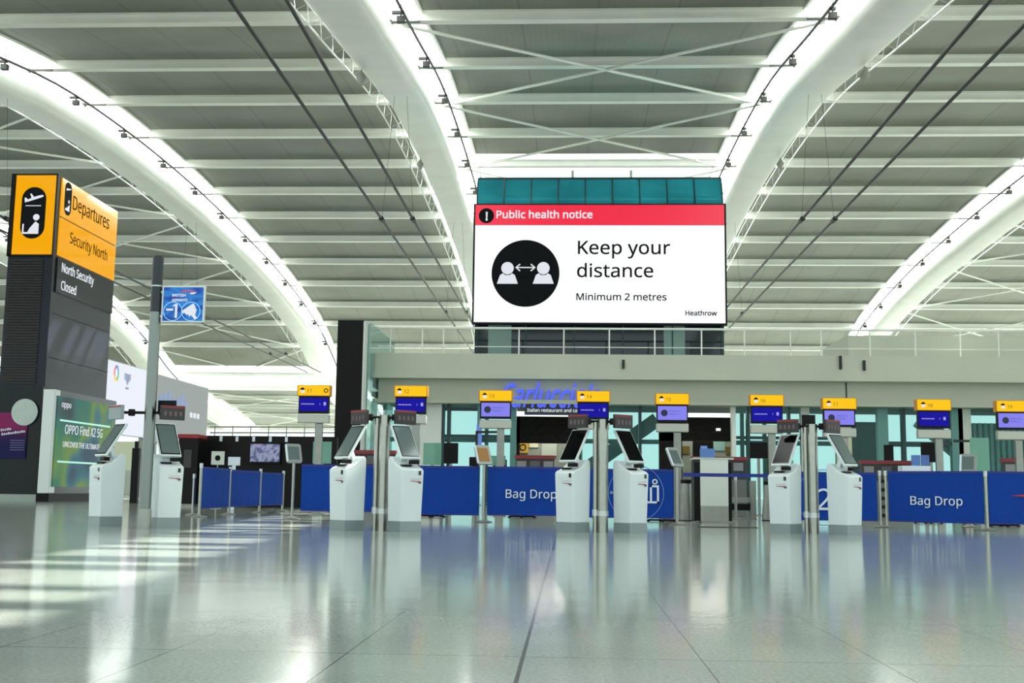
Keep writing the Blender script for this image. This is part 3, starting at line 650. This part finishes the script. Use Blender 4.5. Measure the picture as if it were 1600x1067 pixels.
# railing seen through the gap far behind
m = MB(); RY = 90
for y in (667, 676): p, q = at(328, y, RY), at(524, y, RY); m.tube([p, q], .06, 6)
for x in range(336, 524, 28): p, q = at(x, 665, RY), at(x, 690, RY); m.tube([p, (p.x, RY, 0)], .05, 6)
tag(m.build('far_railing', dull_steel, off=(at(328, 690, RY).x, RY, 0)), 'grey railing far behind, above the black partition', 'railing')

# ------------------------------------------------------------------ self service kiosks
def kiosk(x, y, side, label, dark):
    p = fl(x, y); t = thing('check_in_kiosk', label, 'kiosk', (p.x, p.y + .22, 0), side * math.radians(40), 'white check-in kiosks')
    w_, d_ = .20, .21
    # body: plan narrows to the floor, top slopes up to a rounded back
    prof = [(-d_ + .02, .15), (-d_ - .012, .93), (-d_ + .03, .965), (-.05, 1.01), (.04, 1.07), (.10, 1.13), (.155, 1.15), (.195, 1.11), (.20, 1.0), (.19, .15)]
    def half(z): return w_ * (.92 + .08 * z / 1.15)
    rings = [[Vector((sx * half(z), yy, z)) for yy, z in prof] for sx in (-1, 1)]
    MB().loft(rings).build('body', kiosk_white, t, bevel=.014)
    MB().box((-w_ * .94, -d_ + .02, 0), (w_ * .94, .19, .15)).build('plinth', kiosk_grey, t)
    # leaning screen on a neck
    rx = Matrix.Rotation(math.radians(-33), 3, 'X'); c0 = Vector((0, -.145, 1.14))
    def leaned(mb): mb.v = [c0 + rx @ q for q in mb.v]; return mb
    sc = leaned(MB().box((-.172, 0, -.03), (.172, .045, .60))).build('screen_housing', kiosk_white, t, bevel=.01)
    leaned(MB().box((-.155, -.006, 0), (.155, 0, .575))).build('bezel', black_gloss, sc)
    leaned(MB().box((-.14, -.009, .02), (.14, -.006, .555))).build('display', screen_black if dark else screen_sheen, sc)
    MB().bar((0, .08, 1.08), (0, -.01, 1.26), .12, .07).build('neck', kiosk_white, t)
    MB().box((-.13, -.13, .99), (.03, -.02, 1.02)).build('printer_slot', black, t)
    MB().box((.02, -.16, 1.03), (.15, -.06, 1.09)).build('document_reader', black, t)
    MB().box((.10, -d_ - .016, .86), (.145, -d_ + .0, .925)).build('card_reader', black_gloss, t)
    # ribbon mark on the front
    f = lambda u, v, w: Vector((u, -d_ - .006 - w, v))
    MB().prism([(-.04, .775), (.13, .77), (.15, .76), (.12, .757), (-.04, .768)], f, .008).build('ribbon_mark', logo_red, t)
    MB().prism([(.08, .757), (.15, .755), (.15, .74), (.11, .725), (.125, .742)], f, .008).build('ribbon_tail', logo_navy, t)
    MB().box((-.04, -d_ - .012, .80), (.15, -d_ + .005, .804)).build('seam', kiosk_grey, t)
    return t
KL = [(155, 823, -1, 'white check-in kiosk facing left in front of the green advert', 0), (248, 825, 1, 'white check-in kiosk just right of the tall steel pole, facing right', 0),
      (537, 829, -1, 'white check-in kiosk facing left before the black pylon', 0), (628, 831, 1, 'white check-in kiosk facing right, left of the first Bag Drop banner', 0),
      (895, 832, -1, 'white kiosk with black screen hiding the end of the left Bag Drop banner', 1), (986, 833, 1, 'white kiosk with black screen before the luggage symbol banner', 1),
      (1232, 834, -1, 'white kiosk with black screen facing left, nearest the white lectern', 1), (1326, 836, 1, 'white kiosk facing right beside the banner with a white 2', 0)]
for x, y, s, l, dk_ in KL: kiosk(x, y, s, l, dk_)
# steel posts between kiosks, with arms and little dark sign boxes
box_dark = M('sign_box_dark', '#241a1c', .35)
def kiosk_post(x, y, label, h, tall=False, monitor=False):
    p = fl(x, y); t = thing('sign_post', label, 'post', (p.x, p.y + .08, 0), 0, 'steel posts between the kiosks')
    if tall:
        MB().lathe([(.085, 0), (.085, h * .79)], n=24).build('tube', M('steel_grey', '#7c827e', 0.3, 1.0), t, smooth=True)
        MB().lathe([(.08, h * .79), (.085, h * .79), (.085, h), (0, h)], n=24).build('top_sleeve', M('sleeve', '#16232a', .4), t, smooth=True)
        MB().lathe([(.088, h * .885), (.088, h * .885 + .02)], n=24).build('sleeve_ring', alum, t)
        MB().lathe([(.10, 0), (.10, .28), (.09, .3), (.086, .3)], n=24).build('foot_sleeve', dull_steel, t, smooth=True)
    else:
        MB().lathe([(.09, 0), (.09, h), (0, h)], (.035, 0, 0), 28).build('tube', chrome, t, smooth=True)
        MB().lathe([(.035, 0), (.035, h - .05), (0, h - .05)], (-.085, -.02, 0), 20).build('side_tube', chrome, t, smooth=True)
        MB().lathe([(.048, .26), (.048, .36)], (-.085, -.02, 0), 20).lathe([(.098, .26), (.098, .34)], (.035, 0, 0), 20).build('collar', alum, t, smooth=True)
    za = 1.765
    for s in (-1, 1):
        ln = .36 if not (tall and s < 0) else .52
        MB().tube([(s * .05, 0, za), (s * (ln - .08), -.02, za)], .022, 8).build('arm', black, t)
        MB().lathe([(0, -.055), (.05, -.05), (.055, 0), (.05, .05), (0, .055)], (s * ln * .55, -.01, za), 12).build('arm_joint', black, t)
        rz = Matrix.Rotation(s * math.radians(40), 3, 'Z'); c = Vector((s * (ln + .0), -.03, za))
        def turned(mb): mb.v = [c + rz @ q for q in mb.v]; return mb
        bx = turned(MB().box((-.19, -.03, -.11), (.19, .03, .11))).build('sign_box', (kiosk_grey if tall and s < 0 else box_dark), t, bevel=.006)
        turned(MB().box((-.185, -.034, .075), (.185, -.03, .10))).build('red_strip', red_m, bx)
        if tall and s < 0: continue
        m = MB()
        for k in range(4): m.prism(rrect(.045, .075, .02, -.12 + .08 * k, -.015), lambda u, v, w: Vector((u, -.031 - w, v)), .003)
        turned(m).build('symbols', M('symbol_grey', '#5e5655', .5), bx)
    if monitor: MB().box((-.1 + (.18 if tall else 0), .1, za + .02), (.12 + (.24 if tall else 0), .14, za + .2)).build('monitor', black, t)
    return t
tp = kiosk_post(222, 826, 'very tall steel post with dark top carrying a blue airline sign', at(241, 401, 17.3).z, True, True)
hY = 17.28
sp = bpy.data.objects.new('hanging_sign', None); C.objects.link(sp); sp.parent = tp; 
q0, q1 = at(252, 504, hY), at(322, 447, hY); L0 = Vector((tp.location.x, tp.location.y, 0))
sp.name = 'blue_sign'; sp.location = ((q0.x + q1.x) / 2 - L0.x, hY - L0.y, q0.z)
hw, hh = (q1.x - q0.x) / 2, q1.z - q0.z
MB().box((-hw, -.03, 0), (hw, .03, hh)).box((-hw - .07, -.015, .08), (-hw, .015, .12)).box((-hw - .07, -.015, hh - .12), (-hw, .015, hh - .08)).build('frame', alum, sp, bevel=.006)
MB().box((-hw + .025, -.035, .025), (hw - .025, -.03, hh - .025)).build('panel', poster_mat('sign_blue', ('#083490', '#1050b4', '#2a88d8', '#1050b4'), 3.2, .9, 1, (1, 1, 2.2)), sp)
text('BRITISH', .07, (-.18, -.037, hh * .70), text_white, sp, sx=1.05, bold=.002, ext=.002); text('AIRWAYS', .07, (-.18, -.037, hh * .57), text_white, sp, sx=1.03, bold=.002, ext=.002)
f = lambda u, v, w: Vector((u, -.036 - w, v))
MB().prism([(-.02, hh * .87), (.15, hh * .87), (.2, hh * .82), (.13, hh * .835), (-.04, hh * .83)], f, .004).build('ribbon_mark', M('ribbon_red', '#c03050', .4, emit=.4), sp)
MB().prism([(.12, hh * .81), (.21, hh * .82), (.17, hh * .77), (.1, hh * .77)], f, .004).build('ribbon_tail', text_white, sp)
m = MB(); ring(m, f, .15, .008, .003, 36, -.155, hh * .3); ring(m, f, .15, .008, .003, 36, .13, hh * .3); m.build('circle', M('circle_blue', '#8cc8f8', .4, emit=.6), sp)
m = MB().prism([(-.26, hh * .32), (-.15, hh * .32), (-.15, hh * .37), (-.26, hh * .37)], f, .004).prism([(-.12, hh * .12), (-.085, hh * .12), (-.085, hh * .50), (-.12, hh * .50), (-.16, hh * .45), (-.15, hh * .43), (-.12, hh * .45)], f, .004)
m.build('numeral', text_white, sp)
MB().prism([(.0, hh * .33), (.17, hh * .52), (.22, hh * .34), (.2, hh * .2), (.24, hh * .12), (.19, hh * .09), (.14, hh * .2), (.11, hh * .16), (.09, hh * .22), (.06, hh * .2), (.04, hh * .26), (.0, hh * .24)], f, .004).build('hand_symbol', text_white, sp)
kiosk_post(592, 829, 'steel post between the two kiosks in front of the black pylon', 1.80)
kiosk_post(938, 832, 'steel post between the two black screened kiosks in the middle', 1.80)
kiosk_post(1270, 834, 'steel post between the two rightmost kiosks', 1.80, False, True)

# ------------------------------------------------------------------ queue barriers
def barrier_post(x, y, h, label, twin=False):
    p = fl(x, y); t = thing('barrier_post', label, 'barrier post', (p.x, p.y, 0), 0, 'steel queue barrier posts')
    MB().lathe([(0, 0), (.17, 0), (.175, .012), (.10, .03), (.04, .045), (0, .045)], n=24).build('base', dull_steel, t, smooth=True)
    for dx in ((-.055, .055) if twin else (0,)):
        MB().lathe([(.032, .03), (.032, h - .05), (0, h - .05)], (dx, 0, 0), 16).build('pole', chrome, t, smooth=True)
        MB().lathe([(0, h - .1), (.038, h - .1), (.038, h), (0, h)], (dx, 0, 0), 16).build('cap', alum, t, smooth=True)
    if twin:
        m = MB()
        for k in range(5): m.box((-.015, -.03, .2 + .17 * k), (.02, .03, .27 + .17 * k))
        m.build('clip', black, t)
    return t
barrier_post(311, 808, 1.13, 'steel barrier post at the left end of the blue barriers')
barrier_post(357, 804, 1.10, 'second steel barrier post from the left, between two blue banners')
barrier_post(405, 801, 1.10, 'third steel barrier post from the left')
barrier_post(441, 799, 1.08, 'steel barrier post behind the left tablet stand')
barrier_post(1381, 824, 1.13, 'double steel barrier post left of the right hand Bag Drop banner', True)
barrier_post(1543, 829, 1.12, 'steel barrier post right of the right hand Bag Drop banner')
barrier_post(301, 805, .92, 'short thin steel post at the far left of the blue barriers')
barrier_post(1150, 812, 1.05, 'steel barrier post right of the white lectern')
for x, y, wh in ((672, 808, 'right of the fourth kiosk'), (815, 809, 'under the left Bag Drop banner'), (1035, 815, 'under the luggage symbol banner'), (1455, 818, 'under the right Bag Drop banner'), (1575, 823, 'at the right edge of the photo')):
    p = fl(x, y); p.y += .2; t = thing('barrier_stand', 'low dark barrier stand on the floor %s' % wh, 'barrier stand', (p.x, p.y, 0), 0, 'dark barrier stands under the banners')
    MB().box((-.3, -.03, .01), (.3, .03, .05)).box((-.03, -.2, .01), (.03, .2, .05)).build('cross_bar', black, t)
    for q in ((-.3, 0), (.3, 0), (0, -.2), (0, .2)): MB().lathe([(0, 0), (.04, 0), (.04, .03), (0, .03)], (q[0], q[1], 0), 10).build('pad', black, t)
    MB().tube([(0, 0, .05), (0, 0, .6)], .02, 8).build('stem', dull_steel, t)
def banner(p, q, z0, z1, label, seed=0):
    p, q = Vector(p), Vector(q); e = (q - p).normalized() * .045; p += e; q -= e; L_ = (q - p).length; ang = math.atan2(q.y - p.y, q.x - p.x)
    t = thing('barrier_banner', label, 'banner', (p.x, p.y, 0), ang, 'blue queue banners'); n = 40; m = MB(); rnd = random.Random(seed)
    ph = [rnd.uniform(0, 6) for _ in range(4)]
    vs, fs = [], []; nz = 6
    for sgn in (-.008, .008):
        for i in range(n + 1):
            u = i / n * L_; 
            for j in range(nz + 1):
                v = j / nz; wv = .008 * math.sin(7 * u + ph[0] + 2 * v) + .006 * math.sin(17 * u + ph[1] - 3 * v)
                vs.append((u, sgn + wv * (1 - abs(2 * u / L_ - 1)), z0 + (z1 - z0) * v))
    k = (n + 1) * (nz + 1)
    for i in range(n):
        for j in range(nz):
            a = i * (nz + 1) + j; b = a + nz + 1; fs += [(a, b, b + 1, a + 1), (k + a, k + a + 1, k + b + 1, k + b)]
    m.add(vs, fs).build('cloth', blue_ban, t, smooth=True)
    MB().box((0, -.016, z1 - .05), (L_, .016, z1)).build('top_hem', belt_blue, t); MB().box((0, -.014, z0), (L_, .014, z0 + .03)).build('bottom_hem', belt_blue, t)
    return t, L_
def post_xy(x, y): p = fl(x, y); return (p.x, p.y, 0)
P1, P2, P3, P4 = post_xy(311, 808), post_xy(357, 804), post_xy(405, 801), post_xy(441, 799)
banner(P1, P2, .17, 1.06, 'plain blue banner at the left end, nearest of the short row', 1); banner(P2, P3, .17, 1.04, 'plain blue banner, middle one of the short left row', 2); banner(P3, P4, .17, 1.02, 'plain blue banner, narrowest at the far end of the left row', 3)
BAY = 23.2
def bx_(x, Y=BAY): return at(x, 770, Y).x
Y2 = 22.9
banner((bx_(467), BAY, 0), (bx_(588), BAY, 0), .17, 1.12, 'plain blue banner behind the kiosk in front of the black pylon', 4)
banner((bx_(592), BAY, 0), (bx_(752), BAY, 0), .13, 1.12, 'plain blue banner left of the orange tablet stand', 5)
t, L_ = banner((bx_(758), BAY, 0), (bx_(908), BAY, 0), .14, 1.12, 'blue Bag Drop banner partly hidden by the middle kiosk', 6)
text('Bag Drop', .298, (bx_(785) - bx_(758), -.03, .49), print_white, t, ext=.006, bold=.002)
t, L_ = banner((bx_(912), BAY, 0), (bx_(1056), BAY, 0), .12, 1.10, 'creased blue banner with white circle and luggage symbol', 7)
m = MB(); f = lambda u, v, w: Vector((u, -.022 - w, v)); cu = bx_(990) - bx_(912)
ring(m, f, .56, .016, .01, 48, cu, .62); m.build('circle', M('line_pale', '#5f83c8', .6), t)
m = MB()
for q in ([(.12, .42), (.46, .42), (.46, .46), (.12, .46)], [(.42, .42), (.46, .42), (.46, .74), (.42, .74)], [(.28, .74), (.46, .74), (.46, .78), (.28, .78)], [(.28, .46), (.32, .46), (.32, .78), (.28, .78)], [(.12, .44), (.16, .44), (.16, .52), (.12, .52)]): m.prism([(cu + a, b) for a, b in q], f, .01)
ring(m, f, .055, .025, .01, 20, cu + .38, .85); m.build('luggage_symbol', print_white, t)
text('BAG', .09, (cu - .52, -.03, .6), print_white, t, ext=.006)
t, L_ = banner((bx_(1207), BAY + .2, 0), (bx_(1378), BAY + .2, 0), .12, 1.09, 'blue banner with a white 2 inside a circle', 8)
cu = bx_(1287) - bx_(1207); m = MB(); ring(m, f, .56, .016, .01, 48, cu, .58); m.build('circle', MATS['line_pale'], t)
text('2', .74, (cu, -.03, .33), print_white, t, align='CENTER', ext=.006)
pa, pb = Vector(post_xy(1381, 824)) + Vector((.07, 0, 0)), Vector(post_xy(1543, 829))
t, L_ = banner(pa, pb, .12, 1.12, 'blue Bag Drop banner in full view at the right', 9)
text('Bag Drop', .292, (at(1420.5, 780, 23.15).x - pa.x + .06, -.03, .46), print_white, t, ext=.006, bold=.002)
t, L_ = banner(pb, (bx_(1700, Y2 - .4), Y2 - .4, 0), .12, 1.12, 'blue banner with a red ribbon mark at the right edge', 10)
u0 = bx_(1578, Y2 - .6) - pb.x - .05
MB().prism([(u0, .66), (u0 + .3, .69), (u0 + .75, .72), (u0 + 1.0, .70), (u0 + .7, .60), (u0 + .3, .64)], f, .01).build('ribbon_mark', M('ribbon_print', '#b02a3c', .5), t)
# belt across the gap
p, q = post_xy(1060, 820), (bx_(1205), BAY + .2, 0)
tag(MB().bar((p[0] + .1, p[1], 1.0), (q[0], q[1], 1.0), .01, .07).build('barrier_belt', belt_blue), 'dark blue belt stretched in front of the white lectern', 'belt')
# stands with tablets
def tablet_stand(x, y, h, label, side, disp, hy=None):
    p = fl(x, y) if hy is None else Vector((at(x, 720, hy).x, hy, 0))
    t = thing('tablet_stand', label, 'tablet stand', (p.x, p.y, 0), side, 'tablet stands along the barriers')
    MB().lathe([(0, 0), (.18, 0), (.185, .012), (.11, .03), (.045, .05), (0, .05)], n=24).build('base', dull_steel, t, smooth=True)
    MB().lathe([(.03, .04), (.03, h), (0, h)], n=16).build('pole', chrome, t, smooth=True)
    rx = Matrix.Rotation(math.radians(-28), 3, 'X'); c0 = Vector((0, -.02, h - .02))
    def ln(mb): mb.v = [c0 + rx @ q for q in mb.v]; return mb
    hd = ln(MB().prism(rrect(.33, .44, .05, 0, .2), lambda u, v, w: Vector((u, -w, v)), .035)).build('tablet_housing', M('tablet_shell', '#9aa19c', .4, .3), t)
    ln(MB().box((-.115, -.042, .05), (.115, -.034, .35))).build('display', disp, hd)
    ln(MB().box((-.165, -.045, .0), (-.13, -.03, .4))).build('side_trim', print_white, hd)
    return t
tablet_stand(456, 811, 1.18, 'tablet stand with grey screen left of the third kiosk', math.radians(28), screen_sheen)
tablet_stand(755, 816, 1.18, 'tablet stand with an orange screen left of the Bag Drop banner', math.radians(28), wood_m)
tablet_stand(1058, 820, 1.18, 'tablet stand with grey screen right of the luggage symbol banner', math.radians(40), screen_sheen)
tablet_stand(1512, 0, 1.16, 'tablet stand showing above the right hand Bag Drop banner', math.radians(-25), screen_sheen, 24.5)
# white lectern with a blue box
p = fl(1117, 817); p.y += .35
lc = thing('lectern', 'white lectern with steel kick plate and black sides', 'lectern', (p.x, p.y, 0))
MB().box((-.30, -.33, .36), (.30, -.28, 1.38)).build('front_panel', M('lectern_white', '#dfe3da', .45), lc); MB().box((-.30, -.335, .04), (.30, -.28, .36)).build('kick_plate', chrome, lc)
MB().box((-.43, -.28, .04), (-.30, .3, 1.3)).build('side_panel', black, lc); MB().box((.30, -.28, .04), (.38, .3, 1.3)).build('side_panel', black, lc)
MB().box((-.30, -.28, .04), (.30, .3, 1.3)).build('carcass', black, lc)
MB().box((-.45, -.34, 1.36), (.42, .32, 1.40)).build('top', pale_grey, lc); MB().box((-.28, -.33, 0), (.28, .28, .04)).build('plinth', dull_steel, lc)
bb = thing('leaflet_box', 'light blue box standing on the white lectern', 'box', (p.x - .12, p.y - .1, 1.40))
MB().box((-.15, -.1, 0), (.15, .1, .2)).build('tray', box_blue, bb); MB().box((-.14, -.03, .2), (.0, .06, .26)).build('leaflets', M('leaflet', '#7fa0dc', .6), bb)
# flat dark ramp strip before the lectern
p = fl(1137, 824); tag(MB().box((-.55, -.12, 0), (.55, .12, .012)).build('floor_mat', M('mat_dark', '#2c3230', .8), off=None), 'thin dark mat on the floor before the white lectern', 'mat').location = p
# luggage gauge frame
p = fl(1172, 813); fr = thing('luggage_frame', 'grey steel baggage frame with dark shelf right of the lectern', 'frame', (p.x, p.y + 1.0, 0))
MB().box((.16, -.1, 0), (.30, .1, .95)).build('upright', dull_steel, fr); MB().box((-.36, -.06, .42), (.16, .06, .54)).build('cross_rail', dull_steel, fr)
MB().box((-.36, .0, .22), (.2, .3, .38)).build('shelf', black, fr); MB().box((-.40, -.05, 0), (.32, .05, .03)).build('floor_rail', dull_steel, fr); MB().box((-.42, -.06, 0), (-.34, .06, .95)).build('upright', dull_steel, fr)
# bins behind the belt
for x, wh in ((1076, 'left of the white lectern'), (1207, 'half hidden by the seventh kiosk')):
    p = fl(x, 814); b = thing('grey_bin', 'tapered grey steel bin %s' % wh, 'bin', (p.x, p.y + .3, 0), 0, 'tapered grey bins')
    MB().lathe([(.20, .02), (.13, .85), (.0, .85)], n=20).build('body', dull_steel, b, smooth=True); MB().lathe([(0, .85), (.15, .85), (.15, .93), (0, .95)], n=20).build('lid', black, b, smooth=True); MB().lathe([(0, 0), (.2, 0), (.2, .02), (0, .02)], n=20).build('foot_ring', black, b)

# ------------------------------------------------------------------ counter signs
SIG = [(492, 602, 0, '11'), (643, 603, 0, '12'), (775, 610, 1, '13'), (927, 611, 0, '14'), (1050, 615, 1, '15'), (1197, 617, 0, '16'), (1310, 622, 1, '17'), (1457, 624, 0, '18'), (1581, 626, 1, '19')]
WHERE = ['left of the black pylon', 'above the fourth kiosk', 'overlapping the start of the blue neon script', 'overlapping the end of the blue neon script', 'above the cafe brick wall', 'between the brick wall and the seventh kiosk', 'above the rightmost kiosk', 'above the right hand Bag Drop banner', 'cut by the right edge of the photo']
def counter_sign(x, y, lil, num, where):
    d = ray(x, y); Y = (3.1 - EYE) / d.z * d.y; X = d.x / d.y * Y
    k = Y / FPX; W2 = 25.5 * k
    t = thing('counter_sign', 'yellow topped counter sign with %s screen, %s' % ('lilac' if lil else 'dark blue', where), 'sign', (X, Y, 0), 0, 'yellow topped counter signs')
    zt = 3.1; zy = zt - 17.5 * k; zs = zy - 27 * k; zg0 = zs - 2 * k; zg1 = zg0 - 13.5 * k
    MB().box((-W2 - .015, -.10, zy), (W2 + .015, .12, zt)).build('light_box', M('amber_case', '#b87a10', .4, emit=.12), t, bevel=.01)
    MB().box((-W2 + .01, -.108, zy + .015), (W2 - .01, -.10, zt - .015)).build('yellow_panel', yellow_lit, t)
    text(num, .15, (-.17, -.11, zy + .085), M('dim_ink', '#5b4300', .6), t, ext=.002)
    f = lambda u, v, w: Vector((-.27 + u, -.108 - w, (zy + zt) / 2 + v))
    MB().prism([(-.07, .03), (.0, .075), (.06, .03), (.03, .015), (-.04, .015)], f, .003).build('arrival_symbol', ink, t); MB().prism([(-.05, -.06), (.06, -.06), (.045, .005), (-.04, .005)], f, .003).build('person_symbol', text_white, t)
    if num == '11':
        m = MB(); ring(m, lambda u, v, w: Vector((.3 + u, -.108 - w, (zy + zt) / 2 + v)), .055, .022, .003, 18); m.build('round_symbol', ink, t)
    MB().box((-W2 + .02, -.05, zs), (W2 - .02, .06, zy)).build('screen_case', black, t)
    sc = MB().box((-W2 + .05, -.056, zs + .055), (W2 - .05, -.05, zy - .035)).build('display', screen_lilac if lil else screen_blue, t)
    zm = (zs + zy) / 2
    if lil:
        MB().prism(disc(.085, 24), lambda u, v, w: Vector((-.2 + u, -.057 - w, zm + .01 + v)), .003).build('distance_symbol', M('deep_navy', '#101048', .4), t)
        text('Keep your\ndistance', .075, (-.08, -.059, zm + .04), M('lilac_ink', '#4a46b8', .4), t, ext=.001)
    else:
        m = MB()
        for q in range(9): m.box((-.31 + .037 * q, -.06, zm + .005), (-.282 + .037 * q, -.056, zm + .025 + .008 * (q % 2)))
        m.build('text_line', M('pale_violet', '#15151c', .4, emit=.75, ecol='#b4b0f6'), t)
        text('1', .09, (.13, -.059, zm - .01), MATS['pale_violet'], t, ext=.001); MB().prism(rrect(.06, .085, .02, .27, zm + .025), lambda u, v, w: Vector((u, -.056 - w, v)), .004).build('icon', MATS['pale_violet'], t)
    MB().box((-W2 + .01, -.09, zg1), (W2 - .01, .10, zg0)).build('lower_housing', M('housing_grey', '#b3b4a8', .35, .4), t, bevel=.02)
    MB().box((.04, -.02, 0), (.22, .08, zg1)).build('post', dull_steel, t, bevel=.01)
    MB().box((-.02, -.12, 0), (.28, .2, .03)).build('foot_plate', dull_steel, t)
    return t
for (x, y, l, n_), wh in zip(SIG, WHERE): counter_sign(x, y, l, n_, wh)

# check-in desks behind the barriers with red capped upstands
DK = [(545, 618, 703, 'behind the left pair of kiosks'), (806, 866, 711, 'below the cafe menu boards'), (1081, 1166, 713, 'behind the white lectern'), (1345, 1424, 719, 'behind the double barrier post'), (1566, 1640, 716, 'at the right edge of the photo')]
for xa, xb, yt, wh in DK:
    Y = 31.5; a, b = at(xa, yt, Y), at(xb, yt, Y); t = thing('check_in_desk', 'check-in desk with red capped upstand %s' % wh, 'desk', ((a.x + b.x) / 2, Y, 0), 0, 'check-in desks behind the barriers'); hw = (b.x - a.x) / 2
    MB().box((-hw, 0, 0), (hw, .7, 1.0)).build('body', M('desk_grey', '#6d7270', .5), t); MB().box((-hw, 0, 1.0), (hw, .08, a.z - .1)).build('upstand', M('upstand_dark', '#3a3634', .4), t)
    MB().box((-hw - .03, -.05, a.z - .1), (hw + .03, .13, a.z)).build('red_cap', M('desk_red', '#8a2f36', .45), t)
    for k in range(3):
        u = -hw + hw * (.3 + .7 * k); MB().box((u - .13, -.04, a.z - .38), (u + .13, .0, a.z - .16)).build('notice_plate', M('plate_%d' % (k % 2), ('#8c8f90', '#5c5c60')[k % 2], .4), t)
# loose things along the desks
def on_post(name, x0, y0, x1, y1, Y, mat, label, cat, grp=None, depth=.06):
    a, b = at(x0, y1, Y), at(x1, y0, Y); t = thing(name, label, cat, ((a.x + b.x) / 2, Y, 0), 0, grp); hw = (b.x - a.x) / 2
    MB().box((-hw, 0, a.z), (hw, depth, b.z)).build('panel', mat, t, bevel=.008); MB().box((-.04, depth * .3, .03), (.04, depth * .3 + .05, a.z)).build('stem', dull_steel, t); fw = min(.2, hw); MB().box((-fw, -.12, 0), (fw, .2, .03)).build('foot', dull_steel, t)
    return t
G = 'green glass screens by the desks'
for x0, y0, x1, y1, wh in ((488, 690, 518, 724, 'left of the third kiosk'), (661, 692, 690, 726, 'right of the fourth kiosk'), (1213, 719, 1240, 736, 'left of the seventh kiosk'), (1518, 684, 1545, 736, 'above the rightmost barrier post'), (763, 712, 790, 727, 'right of the orange tablet')):
    on_post('glass_screen', x0, y0, x1, y1, 29.5, glass_green, 'pale green glass counter screen %s' % wh, 'glass screen', G)
MN = 'dark monitors behind the desks'
for x0, y0, x1, y1, wh in ((693, 692, 716, 724, 'seen through the glass left of the neon script'), (1172, 691, 1199, 716, 'left of the seventh kiosk'), (1382, 695, 1396, 720, 'right of the dark unit, above a red cap'), (1440, 692, 1470, 722, 'below the second sign from the right'), (733, 714, 748, 728, 'just left of the orange tablet'), (770, 718, 792, 729, 'just right of the orange tablet')):
    on_post('desk_monitor', x0, y0, x1, y1, 33.5, black, 'dark monitor %s' % wh, 'monitor', MN)
for x0, x1, wh in ((1425, 1438, 'left of two beside a white tray'), (1440, 1452, 'right of two beside a white tray')):
    t = on_post('leaflet_holder', x0, 711, x1, 729, 30.2, box_blue, 'light blue leaflet holder, %s' % wh, 'leaflet holder', 'leaflet holders by the right desk')
on_post('white_tray', 1410, 728, 1454, 741, 29.8, print_white, 'white counter tray above the right Bag Drop banner', 'tray', depth=.4)
# ribbed drum screens at far right behind the glass
rb = thing('ribbed_screen', 'silver screen of upright fins behind the glass at far right', 'screen', at(1545, 700, 50))
rb.location.z = 0; m = MB(); z1_ = zat(656, 50)
for k in range(18): u = -1.35 + .24 * k; m.box((u, 0, 0), (u + .13, .16, z1_))
m.build('fins', M('fin_silver', '#c9cfc8', .4, .2), rb); MB().box((-1.4, .2, 0), (3.1, .25, z1_)).build('backing', M('fin_back', '#39423f', .5), rb)
for x0, x1, y0, y1, wh in ((1508, 1518, 690, 712, 'pink and white poster on the ribbed screen'),): flat('poster', x0, y0, x1, y1, 49.94, M('poster_pink', '#d8c4b8', .5), wh, 'poster')
# overhead dark camera arms
for x0, x1, y, wh in ((745, 783, 675, 'left of the cafe'), (1200, 1232, 684, 'left of the seventh kiosk'), (1490, 1518, 689, 'right of the second sign from the right')):
    p, q = at(x0, y, 34), at(x1, y, 34); xv = p.x if x0 != 1490 else q.x
    tag(MB().bar(p, q, .07).bar((xv, 34, 0), (xv, 34, p.z + .035), .07).build('gantry_arm', cable_m, off=(xv, 34, 0)), 'thin dark bent arm standing behind the desks %s' % wh, 'arm', 'thin dark arms behind the desks')
# blue glowing strip beside the glazing
on_post('light_strip', 744, 663, 753, 704, 46.3, M('strip_blue', '#15171a', .4, emit=.7, ecol='#6a90e8'), 'glowing blue upright strip left of the orange tablet', 'light')

for x, e in ((856, 120), (1104, 90)):
    ld = bpy.data.lights.new('cafe_fill', 'AREA'); ld.energy = e; ld.size = 1.6; ld.color = (1, .93, .8)  # area lights added to lift the dark cafe back wall
    lo = bpy.data.objects.new('cafe_fill', ld); C.objects.link(lo); lo.location = (at(x, 690, 51.6).x, 51.6, 4.15)
